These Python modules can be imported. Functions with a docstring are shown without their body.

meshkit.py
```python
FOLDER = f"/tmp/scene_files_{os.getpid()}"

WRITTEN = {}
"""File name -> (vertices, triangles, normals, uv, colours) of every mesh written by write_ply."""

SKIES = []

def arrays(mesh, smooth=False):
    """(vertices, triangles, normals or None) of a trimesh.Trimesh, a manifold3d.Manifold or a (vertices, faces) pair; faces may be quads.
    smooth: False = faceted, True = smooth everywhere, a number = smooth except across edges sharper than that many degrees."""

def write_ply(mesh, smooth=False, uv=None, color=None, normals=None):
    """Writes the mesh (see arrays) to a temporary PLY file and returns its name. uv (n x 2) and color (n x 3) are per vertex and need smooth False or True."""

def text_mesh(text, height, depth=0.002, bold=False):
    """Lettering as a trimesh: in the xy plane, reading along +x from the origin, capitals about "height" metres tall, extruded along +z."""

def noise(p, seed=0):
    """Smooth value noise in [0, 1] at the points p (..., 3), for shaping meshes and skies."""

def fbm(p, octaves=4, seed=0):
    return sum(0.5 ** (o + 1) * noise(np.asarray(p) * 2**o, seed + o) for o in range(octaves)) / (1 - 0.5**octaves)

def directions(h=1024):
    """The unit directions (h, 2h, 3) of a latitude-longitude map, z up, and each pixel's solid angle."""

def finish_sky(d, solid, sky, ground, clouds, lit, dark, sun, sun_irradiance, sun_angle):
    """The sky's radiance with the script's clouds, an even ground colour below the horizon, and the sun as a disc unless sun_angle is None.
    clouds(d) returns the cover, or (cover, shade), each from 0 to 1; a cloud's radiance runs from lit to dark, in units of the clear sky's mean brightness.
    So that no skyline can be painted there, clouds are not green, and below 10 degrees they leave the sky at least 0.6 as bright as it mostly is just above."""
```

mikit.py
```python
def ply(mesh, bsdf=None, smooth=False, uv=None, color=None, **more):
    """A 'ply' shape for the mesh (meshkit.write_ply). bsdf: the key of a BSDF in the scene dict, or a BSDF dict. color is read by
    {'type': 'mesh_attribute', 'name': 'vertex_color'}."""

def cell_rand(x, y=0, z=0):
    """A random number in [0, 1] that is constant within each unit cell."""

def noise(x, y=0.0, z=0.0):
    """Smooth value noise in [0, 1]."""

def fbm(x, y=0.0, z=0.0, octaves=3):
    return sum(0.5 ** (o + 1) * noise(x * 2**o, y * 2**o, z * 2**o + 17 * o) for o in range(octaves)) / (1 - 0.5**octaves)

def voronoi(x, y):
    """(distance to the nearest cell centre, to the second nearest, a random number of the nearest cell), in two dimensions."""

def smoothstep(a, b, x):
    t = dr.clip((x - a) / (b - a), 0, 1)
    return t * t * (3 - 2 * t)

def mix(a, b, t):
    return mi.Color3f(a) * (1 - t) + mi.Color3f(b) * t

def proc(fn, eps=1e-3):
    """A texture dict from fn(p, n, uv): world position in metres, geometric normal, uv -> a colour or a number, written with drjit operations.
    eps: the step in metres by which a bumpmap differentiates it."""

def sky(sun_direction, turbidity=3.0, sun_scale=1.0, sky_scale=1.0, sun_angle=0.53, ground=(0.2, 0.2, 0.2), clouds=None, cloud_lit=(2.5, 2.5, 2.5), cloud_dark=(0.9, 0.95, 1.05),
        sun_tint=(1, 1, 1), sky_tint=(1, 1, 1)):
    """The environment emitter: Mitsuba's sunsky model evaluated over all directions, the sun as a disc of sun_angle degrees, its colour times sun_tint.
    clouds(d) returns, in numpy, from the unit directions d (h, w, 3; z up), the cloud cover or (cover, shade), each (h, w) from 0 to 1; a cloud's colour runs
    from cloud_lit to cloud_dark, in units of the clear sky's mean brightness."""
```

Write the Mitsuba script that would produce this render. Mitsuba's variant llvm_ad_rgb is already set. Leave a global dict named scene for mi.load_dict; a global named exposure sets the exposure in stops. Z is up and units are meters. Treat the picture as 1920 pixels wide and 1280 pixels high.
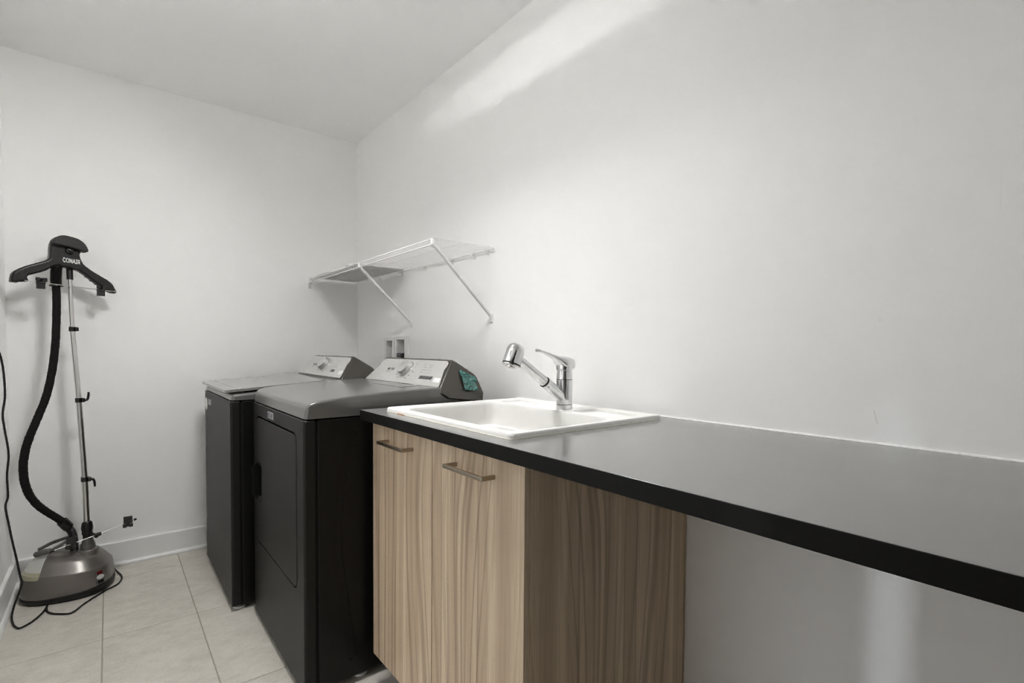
import math
import numpy as np
import trimesh
import manifold3d as m3
from shapely.geometry import Polygon, box as sbox
import drjit as dr
import mitsuba as mi
import mikit
import meshkit
from mikit import proc, noise, fbm, smoothstep, mix

scene, labels = {}, {}
T = mi.ScalarTransform4f

# ------------------------------------------------------------------ camera, light, exposure
FOC = 933.81                       # focal length in pixels of the 1920 wide frame
YAW, PITCH, ROLL = 0.6876, -0.0327, 0.0082
EYE = np.array([0.0, 0.0, 1.1105])
_F = np.array([math.sin(YAW) * math.cos(PITCH), math.cos(YAW) * math.cos(PITCH), math.sin(PITCH)])
_R = np.array([math.cos(YAW), -math.sin(YAW), 0.0])
_U = np.cross(_R, _F)
_UP = -_R * math.sin(ROLL) + _U * math.cos(ROLL)
scene['camera'] = {
    'type': 'perspective', 'fov': 2 * math.degrees(math.atan(960 / FOC)), 'fov_axis': 'x',
    'principal_point_offset_x': -10.14 / 1920, 'principal_point_offset_y': -45.78 / 1280,
    'near_clip': 0.02, 'far_clip': 50.0,
    'to_world': T().look_at(origin=EYE.tolist(), target=(EYE + _F).tolist(), up=_UP.tolist()),
}
exposure = 0.06
BOWL_GLOW = (81.0, 80.6, 80.0)     # frosted bowl of the ceiling light
DISH_GLOW = (66.0, 65.8, 65.4)    # its open upper side, lighting the ceiling
BULB_GLOW = (2100.0, 2095.0, 2080.0)  # lamp inside it, seen only through the slot under the pan
FILL_LIGHT = (1.5, 1.52, 1.56)      # added fill light, falls in through the added doorway on the left
SLOT_GLOW = (340.0, 370.0, 400.0)  # unseen bluish light added to throw the strip below the worktop
LAMP = (0.38, 1.45)
scene['added_fill_light'] = {'type': 'constant', 'radiance': {'type': 'rgb', 'value': list(FILL_LIGHT)}}

# ------------------------------------------------------------------ room measures (metres)
XL, XR, YB, YF, ZC = -0.356, 1.274, 3.22, -0.42, 2.444


# ------------------------------------------------------------------ helpers
def put(key, mesh, bsdf, smooth=False, label=None, category=None, group=None, kind=None, **more):
    scene[key] = mikit.ply(mesh, bsdf, smooth=smooth, **more)
    tag(key, label, category, group, kind)
    return key


def tag(key, label=None, category=None, group=None, kind=None):
    d = {k: v for k, v in (('label', label), ('category', category), ('group', group), ('kind', kind)) if v}
    if d:
        labels[key] = d


def num(base, i):
    return base if i == 0 else f'{base}_{i:03d}'


def to_tm(mesh):
    if hasattr(mesh, 'to_mesh'):
        m = mesh.to_mesh()
        return trimesh.Trimesh(m.vert_properties[:, :3], m.tri_verts, process=False)
    if isinstance(mesh, tuple):
        v, f = np.asarray(mesh[0], float), np.asarray(mesh[1], int)
        if f.shape[1] == 4:
            f = np.vstack([f[:, [0, 1, 2]], f[:, [0, 2, 3]]])
        return trimesh.Trimesh(v, f, process=False)
    return mesh


def cat(*ms):
    return trimesh.util.concatenate([to_tm(m) for m in ms])


def man(mesh):
    t = to_tm(mesh)
    t = trimesh.Trimesh(t.vertices, t.faces, process=True)
    return m3.Manifold(m3.Mesh(np.asarray(t.vertices, np.float32), np.asarray(t.faces, np.uint32)))


def mbox(a, b):
    a, b = np.minimum(a, b), np.maximum(a, b)
    return m3.Manifold.cube((b - a).tolist()).translate(a.tolist())


def rbox(a, b, r=0.003, seg=12):
    a, b = np.minimum(a, b).astype(float), np.maximum(a, b).astype(float)
    r = min(r, (b - a).min() / 2 - 1e-5)
    s = m3.Manifold.sphere(r, seg)
    return m3.Manifold.batch_hull([s.translate([x, y, z]) for x in (a[0] + r, b[0] - r) for y in (a[1] + r, b[1] - r) for z in (a[2] + r, b[2] - r)])


def chamfer_box(a, b, c):
    a, b = np.minimum(a, b).astype(float), np.maximum(a, b).astype(float)
    pts = []
    for k in range(3):
        lo, hi = a + c, b - c
        lo[k], hi[k] = a[k], b[k]
        pts += [[x, y, z] for x in (lo[0], hi[0]) for y in (lo[1], hi[1]) for z in (lo[2], hi[2])]
    return m3.Manifold.hull_points(np.array(pts, np.float32))


def catmull(pts, n=8):
    p = np.asarray(pts, float)
    p = np.vstack([2 * p[0] - p[1], p, 2 * p[-1] - p[-2]])
    out = []
    for i in range(1, len(p) - 2):
        for t in np.linspace(0, 1, n, endpoint=False):
            a, b, c, d = p[i - 1], p[i], p[i + 1], p[i + 2]
            out.append(0.5 * (2 * b + (c - a) * t + (2 * a - 5 * b + 4 * c - d) * t * t + (3 * b - a - 3 * c + d) * t ** 3))
    out.append(p[-2])
    return np.array(out)


def loft(rings, caps=True, flip=None):
    """Rings (k, n, 3) of matching points, joined and capped with fans."""
    rings = np.asarray(rings, float)
    k, n = rings.shape[:2]
    i, j = np.meshgrid(np.arange(k - 1), np.arange(n), indexing='ij')
    a, b = (i * n + j).ravel(), (i * n + (j + 1) % n).ravel()
    f = np.vstack([np.stack([a, b, b + n], 1), np.stack([a, b + n, a + n], 1)])
    v = rings.reshape(-1, 3)
    if caps:
        c0, c1 = rings[0].mean(0), rings[-1].mean(0)
        v = np.vstack([v, c0, c1])
        j = np.arange(n)
        f = np.vstack([f, np.stack([(j + 1) % n, j, j * 0 + k * n], 1), np.stack([(k - 1) * n + j, (k - 1) * n + (j + 1) % n, j * 0 + k * n + 1], 1)])
    m = trimesh.Trimesh(v, f, process=False)
    if flip is None:
        t = m.triangles - m.triangles.reshape(-1, 3).mean(0)
        flip = np.einsum('ij,ij->i', t[:, 0], np.cross(t[:, 1], t[:, 2])).sum() < 0
    return trimesh.Trimesh(v, f[:, ::-1] if flip else f, process=False)


def tube(path, r, sides=12, caps=True):
    p = np.asarray(path, float)
    r = np.broadcast_to(r, (len(p),))
    t = np.gradient(p, axis=0)
    t /= np.linalg.norm(t, axis=1, keepdims=True)
    a = np.cross(t[0], [0, 0, 1.0] if abs(t[0][2]) < 0.9 else [1.0, 0, 0])
    rings, ang = [], np.arange(sides) * 2 * np.pi / sides
    for q, d, rad in zip(p, t, r):
        a = a - d * (a @ d)
        a /= np.linalg.norm(a)
        b = np.cross(d, a)
        rings.append(q + rad * (np.cos(ang)[:, None] * a + np.sin(ang)[:, None] * b))
    return loft(rings, caps)


def lathe(profile, sides=32, origin=(0, 0, 0), axis=(0, 0, 1)):
    z = np.asarray(axis, float)
    z /= np.linalg.norm(z)
    x = np.cross([0, 1.0, 0] if abs(z[1]) < 0.9 else [1.0, 0, 0], z)
    x /= np.linalg.norm(x)
    y, ang = np.cross(z, x), np.arange(sides) * 2 * np.pi / sides
    rings = [np.asarray(origin) + z * h + max(r, 1e-5) * (np.cos(ang)[:, None] * x + np.sin(ang)[:, None] * y) for r, h in profile]
    return loft(rings)


def prism(poly, axes, lo, hi):
    """A shapely polygon in the plane of axes (two of 'xyz'), extruded from lo to hi along the third."""
    m = trimesh.creation.extrude_polygon(poly, hi - lo, engine='earcut')
    v = np.zeros_like(m.vertices)
    i, j = ('xyz'.index(c) for c in axes)
    k = 3 - i - j
    v[:, i], v[:, j], v[:, k] = m.vertices[:, 0], m.vertices[:, 1], m.vertices[:, 2] + lo
    m = trimesh.Trimesh(v, m.faces, process=True)
    if m.volume < 0:
        m.invert()
    return m


def place(m, o, ex, ey, ez):
    m = to_tm(m)
    M = np.eye(4)
    M[:3, 0], M[:3, 1], M[:3, 2], M[:3, 3] = ex, ey, ez, o
    return trimesh.Trimesh(m.vertices @ M[:3, :3].T + M[:3, 3], m.faces if np.linalg.det(M[:3, :3]) > 0 else m.faces[:, ::-1], process=False)


def rrect(x0, x1, y0, y1, r, n=8):
    """Rounded rectangle loop, counter-clockwise, 4 * n points."""
    r = max(min(r, (x1 - x0) / 2, (y1 - y0) / 2), 1e-4)
    out = []
    for cx, cy, a0 in ((x1 - r, y1 - r, 0), (x0 + r, y1 - r, 90), (x0 + r, y0 + r, 180), (x1 - r, y0 + r, 270)):
        a = np.radians(a0 + np.linspace(0, 90, n))
        out.append(np.stack([cx + r * np.cos(a), cy + r * np.sin(a)], 1))
    return np.vstack(out)


def pillow(x0, x1, y0, y1, zb, ztop, r_plan, r_edge, n=8, steps=7):
    """Slab on a rounded-rectangle footprint, its top ztop(x, y) rolled over the rim with radius r_edge."""
    def loop(*a):
        q = rrect(*a)
        out = []
        for i in range(4 * n):
            out.append(q[i])
            if i % n == n - 1:
                nxt = q[(i + 1) % (4 * n)]
                out += [q[i] + (nxt - q[i]) * t for t in np.linspace(0, 1, 26)[1:-1]]
        return np.array(out)

    first = loop(x0, x1, y0, y1, r_plan, n)
    rings = [np.c_[first, np.full(len(first), zb)]]
    for a in np.linspace(0, 90, steps):
        d = r_edge * (1 - math.cos(math.radians(a)))
        q = loop(x0 + d, x1 - d, y0 + d, y1 - d, max(r_plan - d, 0.001), n)
        rings.append(np.c_[q, ztop(q[:, 0], q[:, 1]) - r_edge * (1 - math.sin(math.radians(a)))])
    half = min(x1 - x0, y1 - y0) / 2
    for d in np.linspace(r_edge, half * 0.999, 14)[1:]:
        q = loop(x0 + d, x1 - d, y0 + d, y1 - d, 0.0005, n)
        rings.append(np.c_[q, ztop(q[:, 0], q[:, 1])])
    return loft(rings)


def resample(pts, n):
    p = np.asarray(pts, float)
    q = np.vstack([p, p[:1]])
    s = np.r_[0, np.cumsum(np.linalg.norm(np.diff(q, axis=0), axis=1))]
    u = np.linspace(0, s[-1], n, endpoint=False)
    return np.stack([np.interp(u, s, q[:, k]) for k in range(2)], 1)


def smooth_closed(pts, per=4):
    p = np.asarray(pts, float)
    q = catmull(np.vstack([p[-2:], p, p[:2]]), per)
    return q[2 * per: -(2 * per) - 1 + 0][: len(p) * per]


def bevel_plate(loop, lo, hi, r, steps=4, back=True):
    """A closed 2-D loop (counter-clockwise) extruded from lo to hi along z, both rims rounded by r."""
    p = np.asarray(loop, float)
    if Polygon(p).exterior.is_ccw is False:
        p = p[::-1]
    t = np.roll(p, -1, 0) - np.roll(p, 1, 0)
    t /= np.linalg.norm(t, axis=1, keepdims=True)
    nin = np.stack([-t[:, 1], t[:, 0]], 1)
    rings = []
    ang = np.radians(np.linspace(0, 90, steps))
    for a in ang:
        rings.append(np.c_[p + nin * r * (1 - math.sin(a)), np.full(len(p), lo + r * (1 - math.cos(a)))])
    for a in ang[::-1]:
        rings.append(np.c_[p + nin * r * (1 - math.sin(a)), np.full(len(p), hi - r * (1 - math.cos(a)))])
    m = loft(rings, caps=False)
    parts = [m]
    for ring, up in ((rings[0], False), (rings[-1], True)):
        v, f = trimesh.creation.triangulate_polygon(Polygon(ring[:, :2]), engine='earcut')
        cap = trimesh.Trimesh(np.c_[v, np.full(len(v), ring[0, 2])], f, process=False)
        if (cap.face_normals[:, 2].mean() > 0) != up:
            cap.invert()
        parts.append(cap)
    return cat(*parts)


# ------------------------------------------------------------------ materials
def rgb(*c):
    return {'type': 'rgb', 'value': list(c)}


def pbr(color, rough, metallic=0.0, spec=0.5, **more):
    d = {'type': 'principled', 'base_color': color if isinstance(color, dict) else rgb(*color), 'roughness': rough, 'metallic': metallic, **more}
    if metallic == 0.0:
        d['specular'] = spec
    return {'type': 'twosided', 'bsdf': d}


def paint_marks(p, n, uv):
    c = mix((0.865, 0.865, 0.853), (0.88, 0.88, 0.87), fbm(p.x * 1.7 + p.y * 1.7, p.z * 1.7, 3.0))
    # scuffs on the paint above the worktop
    d1 = smoothstep(1.0, 0.2, dr.abs(p.y - 0.3355 - 0.25 * (p.z - 0.972)) / 0.0012 + smoothstep(0.012, 0.018, dr.abs(p.z - 0.972)))
    d2 = smoothstep(1.0, 0.3, dr.abs(p.y - 0.333) / 0.003 + dr.abs(p.z - 1.18) / 0.007)
    d3 = smoothstep(1.0, 0.3, dr.abs(p.y - 0.153) / 0.0009 + smoothstep(0.03, 0.05, dr.abs(p.z - 1.41)))
    on = dr.select(p.x > 1.27, 1.0, 0.0)
    return mix(c, (0.55, 0.50, 0.46), on * dr.clip(0.55 * d1 + 0.25 * d2 + 0.15 * d3, 0, 1))


def ceiling_paint(p, n, uv):
    return mix((0.90, 0.897, 0.89), (0.91, 0.907, 0.90), fbm(p.x * 2.0, p.y * 2.0, 1.0))


def tile_color(p, n, uv):
    col = dr.floor((p.x + 0.033) / 0.305)
    row = dr.floor((p.y - 2.424) / 0.605)
    s = mikit.cell_rand(col, row, 4) * 30
    a = fbm(p.x * 9 + s, p.y * 13 + s, 0.5, 4)
    b = fbm(p.x * 34 + s, p.y * 55, 2.5, 3)
    g = noise(p.x * 420, p.y * 420, 1.0)
    c = mix((0.475, 0.448, 0.398), (0.59, 0.562, 0.508), smoothstep(0.22, 0.78, a * 0.62 + b * 0.38))
    c = c * (0.93 + 0.14 * g)
    return c * (0.97 + 0.06 * mikit.cell_rand(col, row, 9))


def wood_color(p, n, uv):
    w = p.x * 1.0 + p.y * 1.0
    z = p.z
    warp = fbm(w * 5.0 + 3.0, z * 0.8, 2.0, 3)
    broad = noise(w * 42.0 + 2.0 * warp, z * 0.45 + 4.0, 7.0)
    mid = noise(w * 135.0 + 3.0 * warp, z * 0.8, 1.0)
    fine = noise(w * 360.0, z * 2.2, 3.0)
    grain = noise(w * 900.0, z * 14.0, 8.0)
    ringp = w * 30.0 + 11.0 * fbm(w * 2.6 + 8.0, z * 0.75, 5.0, 2)
    ring = noise(ringp * 3.2, z * 0.25, 9.0)
    lines = smoothstep(0.74, 0.93, noise(w * 105.0 + 5.0 * warp, z * 0.35 + 5.0, 4.0))
    c = mix((0.630, 0.510, 0.368), (0.425, 0.315, 0.218), dr.clip(0.55 * smoothstep(0.2, 0.8, broad) + 0.28 * mid + 0.22 * fine - 0.05, 0, 1))
    c = mix(c, (0.255, 0.175, 0.118), dr.clip(0.55 * smoothstep(0.62, 0.88, ring) + 0.55 * lines, 0, 0.8))
    return c * (0.84 + 0.18 * grain)


def worktop_color(p, n, uv):
    a = fbm(p.x * 5.0, p.y * 3.0, 1.0, 3)
    return mix((0.112, 0.111, 0.108), (0.134, 0.132, 0.129), a)


def worktop_rough(p, n, uv):
    a = fbm(p.x * 4.0 + 2 * fbm(p.y * 3.0, p.x * 3.0, 2.0), p.y * 2.5, 1.0, 3)
    return 0.145 + 0.04 * smoothstep(0.35, 0.65, a)


def brushed(p, n, uv):
    return mix((0.50, 0.492, 0.475), (0.56, 0.552, 0.535), noise(p.y * 40.0, (p.z + p.x) * 900.0, 1.0))


def tape_color(p, n, uv):
    return mix((0.006, 0.060, 0.050), (0.015, 0.12, 0.10), fbm(p.x * 60, p.z * 60, 0.5))


M = {
    'paint_wall': pbr(proc(paint_marks), 0.55, spec=0.25),
    'paint_ceiling': {'type': 'twosided', 'bsdf': {'type': 'diffuse', 'reflectance': proc(ceiling_paint)}},
    'paint_trim': pbr((0.80, 0.80, 0.79), 0.3, spec=0.4),
    'ceramic_tile': pbr(proc(tile_color), 0.48, spec=0.35),
    'dark_hall_paint': {'type': 'twosided', 'bsdf': {'type': 'diffuse', 'reflectance': rgb(0.10, 0.09, 0.08)}},  # dark tone so the added hall walls return little light
    'grout': {'type': 'twosided', 'bsdf': {'type': 'diffuse', 'reflectance': rgb(0.33, 0.305, 0.26)}},
    'elm_laminate': pbr(proc(wood_color), 0.42, spec=0.35),
    'worktop_black': pbr(proc(worktop_color), proc(worktop_rough), spec=1.0, clearcoat=1.0, clearcoat_gloss=0.85),
    'edge_black': pbr((0.006, 0.006, 0.0055), 0.5, spec=0.12),
    'enamel_dark': pbr((0.0085, 0.0084, 0.0076), 0.44, spec=0.22),
    'enamel_lit': pbr((0.085, 0.084, 0.080), 0.17, spec=0.75),  # lighter copy of the machine enamel, mirrored light put into its colour
    'enamel_side': pbr((0.0055, 0.0055, 0.005), 0.28, spec=0.2),
    'lid_grey': pbr((0.150, 0.147, 0.142), 0.07, spec=1.0, clearcoat=1.0, clearcoat_gloss=0.95),
    'seam_black': pbr((0.004, 0.004, 0.004), 0.6, spec=0.2),
    'console_silver': pbr(proc(brushed), 0.38, metallic=0.35),
    'console_dark': pbr((0.060, 0.055, 0.048), 0.25, metallic=0.5),
    'knob_silver': pbr((0.62, 0.62, 0.61), 0.22, metallic=0.8),
    'print_dark': pbr((0.05, 0.05, 0.05), 0.5),
    'print_white': pbr((0.82, 0.82, 0.80), 0.45),
    'button_dark': pbr((0.045, 0.045, 0.047), 0.35),
    'badge_blue': pbr((0.10, 0.115, 0.15), 0.25, metallic=0.6),
    'chrome': pbr((0.70, 0.705, 0.71), 0.06, metallic=1.0),
    'steel': pbr((0.70, 0.69, 0.67), 0.20, metallic=1.0),
    'nickel': pbr((0.40, 0.345, 0.27), 0.30, metallic=1.0),
    'rubber_black': pbr((0.006, 0.006, 0.006), 0.45, spec=0.4),
    'plastic_black': pbr((0.0065, 0.0063, 0.006), 0.34, spec=0.35),
    'head_grey': pbr((0.021, 0.0205, 0.0195), 0.55, spec=0.35),
    'emblem_silver': pbr((0.60, 0.60, 0.59), 0.3, spec=0.5),
    'plastic_gloss': pbr((0.006, 0.006, 0.006), 0.12, spec=0.5),
    'cloth_black': pbr((0.0075, 0.0072, 0.0068), 0.85, spec=0.15, sheen=0.2),
    'steamer_grey': pbr((0.165, 0.152, 0.140), 0.30, metallic=0.45),
    'steamer_dark': pbr((0.10, 0.095, 0.09), 0.4, metallic=0.2),
    'tank_upper': pbr((0.50, 0.505, 0.475), 0.28, spec=0.5),
    'tank_water': pbr((0.36, 0.34, 0.24), 0.25, spec=0.5),
    'red_lens': pbr((0.10, 0.008, 0.008), 0.15),
    'sink_white': pbr((0.79, 0.78, 0.755), 0.10, spec=0.5),
    'caulk_cream': pbr((0.80, 0.76, 0.66), 0.5),
    'shim_wood': pbr((0.38, 0.20, 0.09), 0.7),
    'wire_white': pbr((0.80, 0.80, 0.79), 0.30, spec=0.45),
    'liner_white': pbr((0.66, 0.655, 0.64), 0.5),
    'plastic_white': pbr((0.80, 0.80, 0.79), 0.35),
    'plastic_grey': pbr((0.40, 0.40, 0.37), 0.5),
    'tape_teal': pbr(proc(tape_color), 0.12, spec=0.8, clearcoat=0.8, clearcoat_gloss=0.95),
    'pan_white': pbr((0.80, 0.80, 0.79), 0.35),
}
for k, v in M.items():
    scene[k] = v

# ------------------------------------------------------------------ the room
W = 0.11
put('ceiling', cat(mbox([XL - W, YF - W, ZC], [XR + W, YB + W, ZC + 0.1])), 'paint_ceiling', kind='structure', label='plain white painted ceiling')
put('wall_back', mbox([XL - W, YB, -0.05], [XR + W, YB + W, ZC]), 'paint_wall', kind='structure', label='white wall behind the garment steamer and the washing machine')

# valve boxes are let into the right wall: openings (y0, y1, z0, z1)
BOXES = [(2.532, 2.631, 0.985, 1.163), (2.686, 2.772, 0.985, 1.158)]
hole = Polygon([(YF - W, -0.05), (YB, -0.05), (YB, ZC), (YF - W, ZC)], [[(a, c), (b, c), (b, d), (a, d)] for a, b, c, d in BOXES])
put('wall_right', prism(hole, 'yz', XR, XR + W), 'paint_wall', kind='structure', label='long white wall with the wire shelf, behind the worktop')

# left wall with an added light slot and two added doorways; front wall with an open doorway, both outside the frame
DOOR_Y = (0.79, 1.42)             # unseen doorway added to let fill light onto the right wall
SLOT = (0.2825, 0.3175, 0.88, 1.30)
holeL = Polygon([(YF - W, -0.05), (YB, -0.05), (YB, ZC), (YF - W, ZC)], [[(-0.37, -0.02), (0.20, -0.02), (0.20, 2.05), (-0.37, 2.05)], [(DOOR_Y[0], -0.02), (DOOR_Y[1], -0.02), (DOOR_Y[1], 2.05), (DOOR_Y[0], 2.05)], [(SLOT[0], SLOT[2]), (SLOT[1], SLOT[2]), (SLOT[1], SLOT[3]), (SLOT[0], SLOT[3])]])
put('wall_left', prism(holeL, 'yz', XL - W, XL), 'paint_wall', kind='structure', label='white wall at the left edge, beside the steamer')
holeF = Polygon([(XL, -0.05), (XR, -0.05), (XR, ZC), (XL, ZC)], [[(-0.34, -0.02), (0.56, -0.02), (0.56, 2.08), (-0.34, 2.08)]])
put('wall_front', prism(holeF, 'xz', YF - W, YF), 'paint_wall', kind='structure')

# floor: a grout bed and the tiles set in it
put('floor', mbox([XL - W, YF - W, -0.06], [XR + W, YB + W, -0.0022]), 'grout', kind='structure', label='floor of grey beige stone look tiles with thin grout joints')
TX, TY = -0.0330, 2.4240
PX, PY = 0.3045, 0.6050
n = 0
for i in range(-2, 6):
    for j in range(-6, 3):
        x0, x1 = TX + i * PX + 0.0018, TX + (i + 1) * PX - 0.0018
        y0, y1 = TY + j * PY + 0.0016, TY + (j + 1) * PY - 0.0016
        x0, x1, y0, y1 = max(x0, XL), min(x1, XR), max(y0, YF), min(y1, YB)
        if x1 - x0 < 0.01 or y1 - y0 < 0.01:
            continue
        put('floor__' + num('tile', n), chamfer_box([x0, y0, -0.008], [x1, y1, 0.0], 0.0009), 'ceramic_tile')
        n += 1

put('floor_passage', mbox([-2.15, 0.25, -0.06], [XL - W, 3.3, -0.001]), 'ceramic_tile', kind='structure')

# baseboards with shoe moulding
BP = [(0.0, 0.0), (0.014, 0.0), (0.014, 0.112), (0.0125, 0.117), (0.009, 0.120), (0.0, 0.120)]
SP = [(0.014, 0.0012)] + [(0.014 + 0.013 * math.cos(a), 0.0012 + 0.018 * math.sin(a)) for a in np.radians(np.linspace(0, 90, 7))]


def profile_run(prof, wall):
    p = Polygon(prof)
    if wall == 'back':
        q = Polygon([(YB - a, b) for a, b in prof])
        return prism(q, 'yz', XL, XR)
    if wall == 'left':
        q = Polygon([(XL + a, b) for a, b in prof])
        return prism(q, 'xz', DOOR_Y[1] + 0.06, YB - 0.014)
    q = Polygon([(XR - a, b) for a, b in prof])
    return prism(q, 'xz', YF, 0.775)


for wall, lab in (('back', 'white baseboard along the back wall behind the steamer'), ('left', 'white baseboard along the left wall'), ('right', None)):
    put('baseboard_' + wall, profile_run(BP, wall), 'paint_trim', smooth=25, kind='structure', label=lab)
    put(f'baseboard_{wall}__shoe_moulding', profile_run(SP, wall), 'paint_trim', smooth=40)
n = 0
for a_, b_ in ((-0.37, 0.20), DOOR_Y):           # casings of the two added doorways in the left wall, both outside the frame
    c_ = mbox([XL - 0.001, a_ - 0.06, 0.0], [XL + 0.012, b_ + 0.06, 2.11]) - mbox([XL - 0.1, a_, -0.1], [XL + 0.1, b_, 2.05])
    if a_ > 0:
        n += 1
        put(f'trim_{n}', c_, 'paint_trim', kind='structure')

# ------------------------------------------------------------------ ceiling light (outside the frame, lights the room)
lx, ly = LAMP
PAN_R, RIM_Z, BULB_Z = 0.155, 2.366, 2.415
RING_Z, BOWL_R = 2.340, 0.172
put('ceiling_light__pan', lathe([(0.0, ZC), (PAN_R + 0.003, ZC), (PAN_R + 0.003, ZC - 0.004), (PAN_R, ZC - 0.005), (0.0, ZC - 0.006)], 64, (lx, ly, 0)), 'pan_white', smooth=40)
th = np.arange(180) * 2 * np.pi / 180
TA, BOWL_Z = math.radians(28.0), 2.300
deg = (np.degrees(th) + 180) % 360 - 180
slot_top = 2.4005
slot_low = slot_top - 0.0325 * np.sqrt(np.clip(1 - (np.abs(deg + 1.0) / np.where(deg > -1, 47.0, 62.0)) ** 2.0, 0, 1))  # slot and ring shaped so the bulb throws a bright band on the wall
for nm, zl_, zh_ in (('skirt', np.full(180, slot_top), np.full(180, ZC - 0.004)), ('slot_ring', BOWL_Z - (PAN_R + 0.003) * math.tan(TA) * np.cos(th) - 0.001, slot_low)):
    cyl = lambda r, z: np.stack([lx + r * np.cos(th), ly + r * np.sin(th), z], 1)
    put('ceiling_light__' + nm, loft([cyl(PAN_R, zl_), cyl(PAN_R + 0.003, zl_), cyl(PAN_R + 0.003, zh_), cyl(PAN_R, zh_), cyl(PAN_R, zl_)], caps=False), 'pan_white', smooth=40)
TILT = np.array([[math.cos(TA), 0, math.sin(TA)], [0, 1.0, 0], [-math.sin(TA), 0, math.cos(TA)]])
for nm, prof_, glow in (('dish_top', [(PAN_R - 0.002, 2.3405), (BOWL_R - 0.008, 2.3405), (BOWL_R - 0.002, 2.3385)], DISH_GLOW),
                        ('bowl', [(BOWL_R - 0.002, 2.3385), (BOWL_R, 2.3340), (BOWL_R - 0.004, 2.3300), (BOWL_R - 0.02, 2.3270), (0.10, 2.3240), (0.0, 2.3230)], BOWL_GLOW)):
    rings_ = np.array([np.stack([lx + max(r, 1e-4) * np.cos(th), ly + max(r, 1e-4) * np.sin(th), 0 * th + z], 1) for r, z in prof_])
    rings_ = (rings_ - [lx, ly, 2.34]) @ TILT.T + [lx, ly, BOWL_Z]   # dish tilted to send less light at the right wall
    put('ceiling_light__' + nm, loft(rings_, caps=False, flip=True), 'pan_white', smooth=60, emitter={'type': 'area', 'radiance': rgb(*glow)})
put('ceiling_light__bulb', lathe([(0.0, BULB_Z - 0.003), (0.014, BULB_Z - 0.003), (0.016, BULB_Z), (0.014, BULB_Z + 0.003), (0.0, BULB_Z + 0.003)], 24, (lx, ly, 0)), 'pan_white', smooth=True, emitter={'type': 'area', 'radiance': rgb(*BULB_GLOW)})
put('ceiling_light__stem', lathe([(0.006, ZC - 0.01), (0.006, BULB_Z + 0.004)], 12, (lx, ly, 0)), 'steel', smooth=40)
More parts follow.
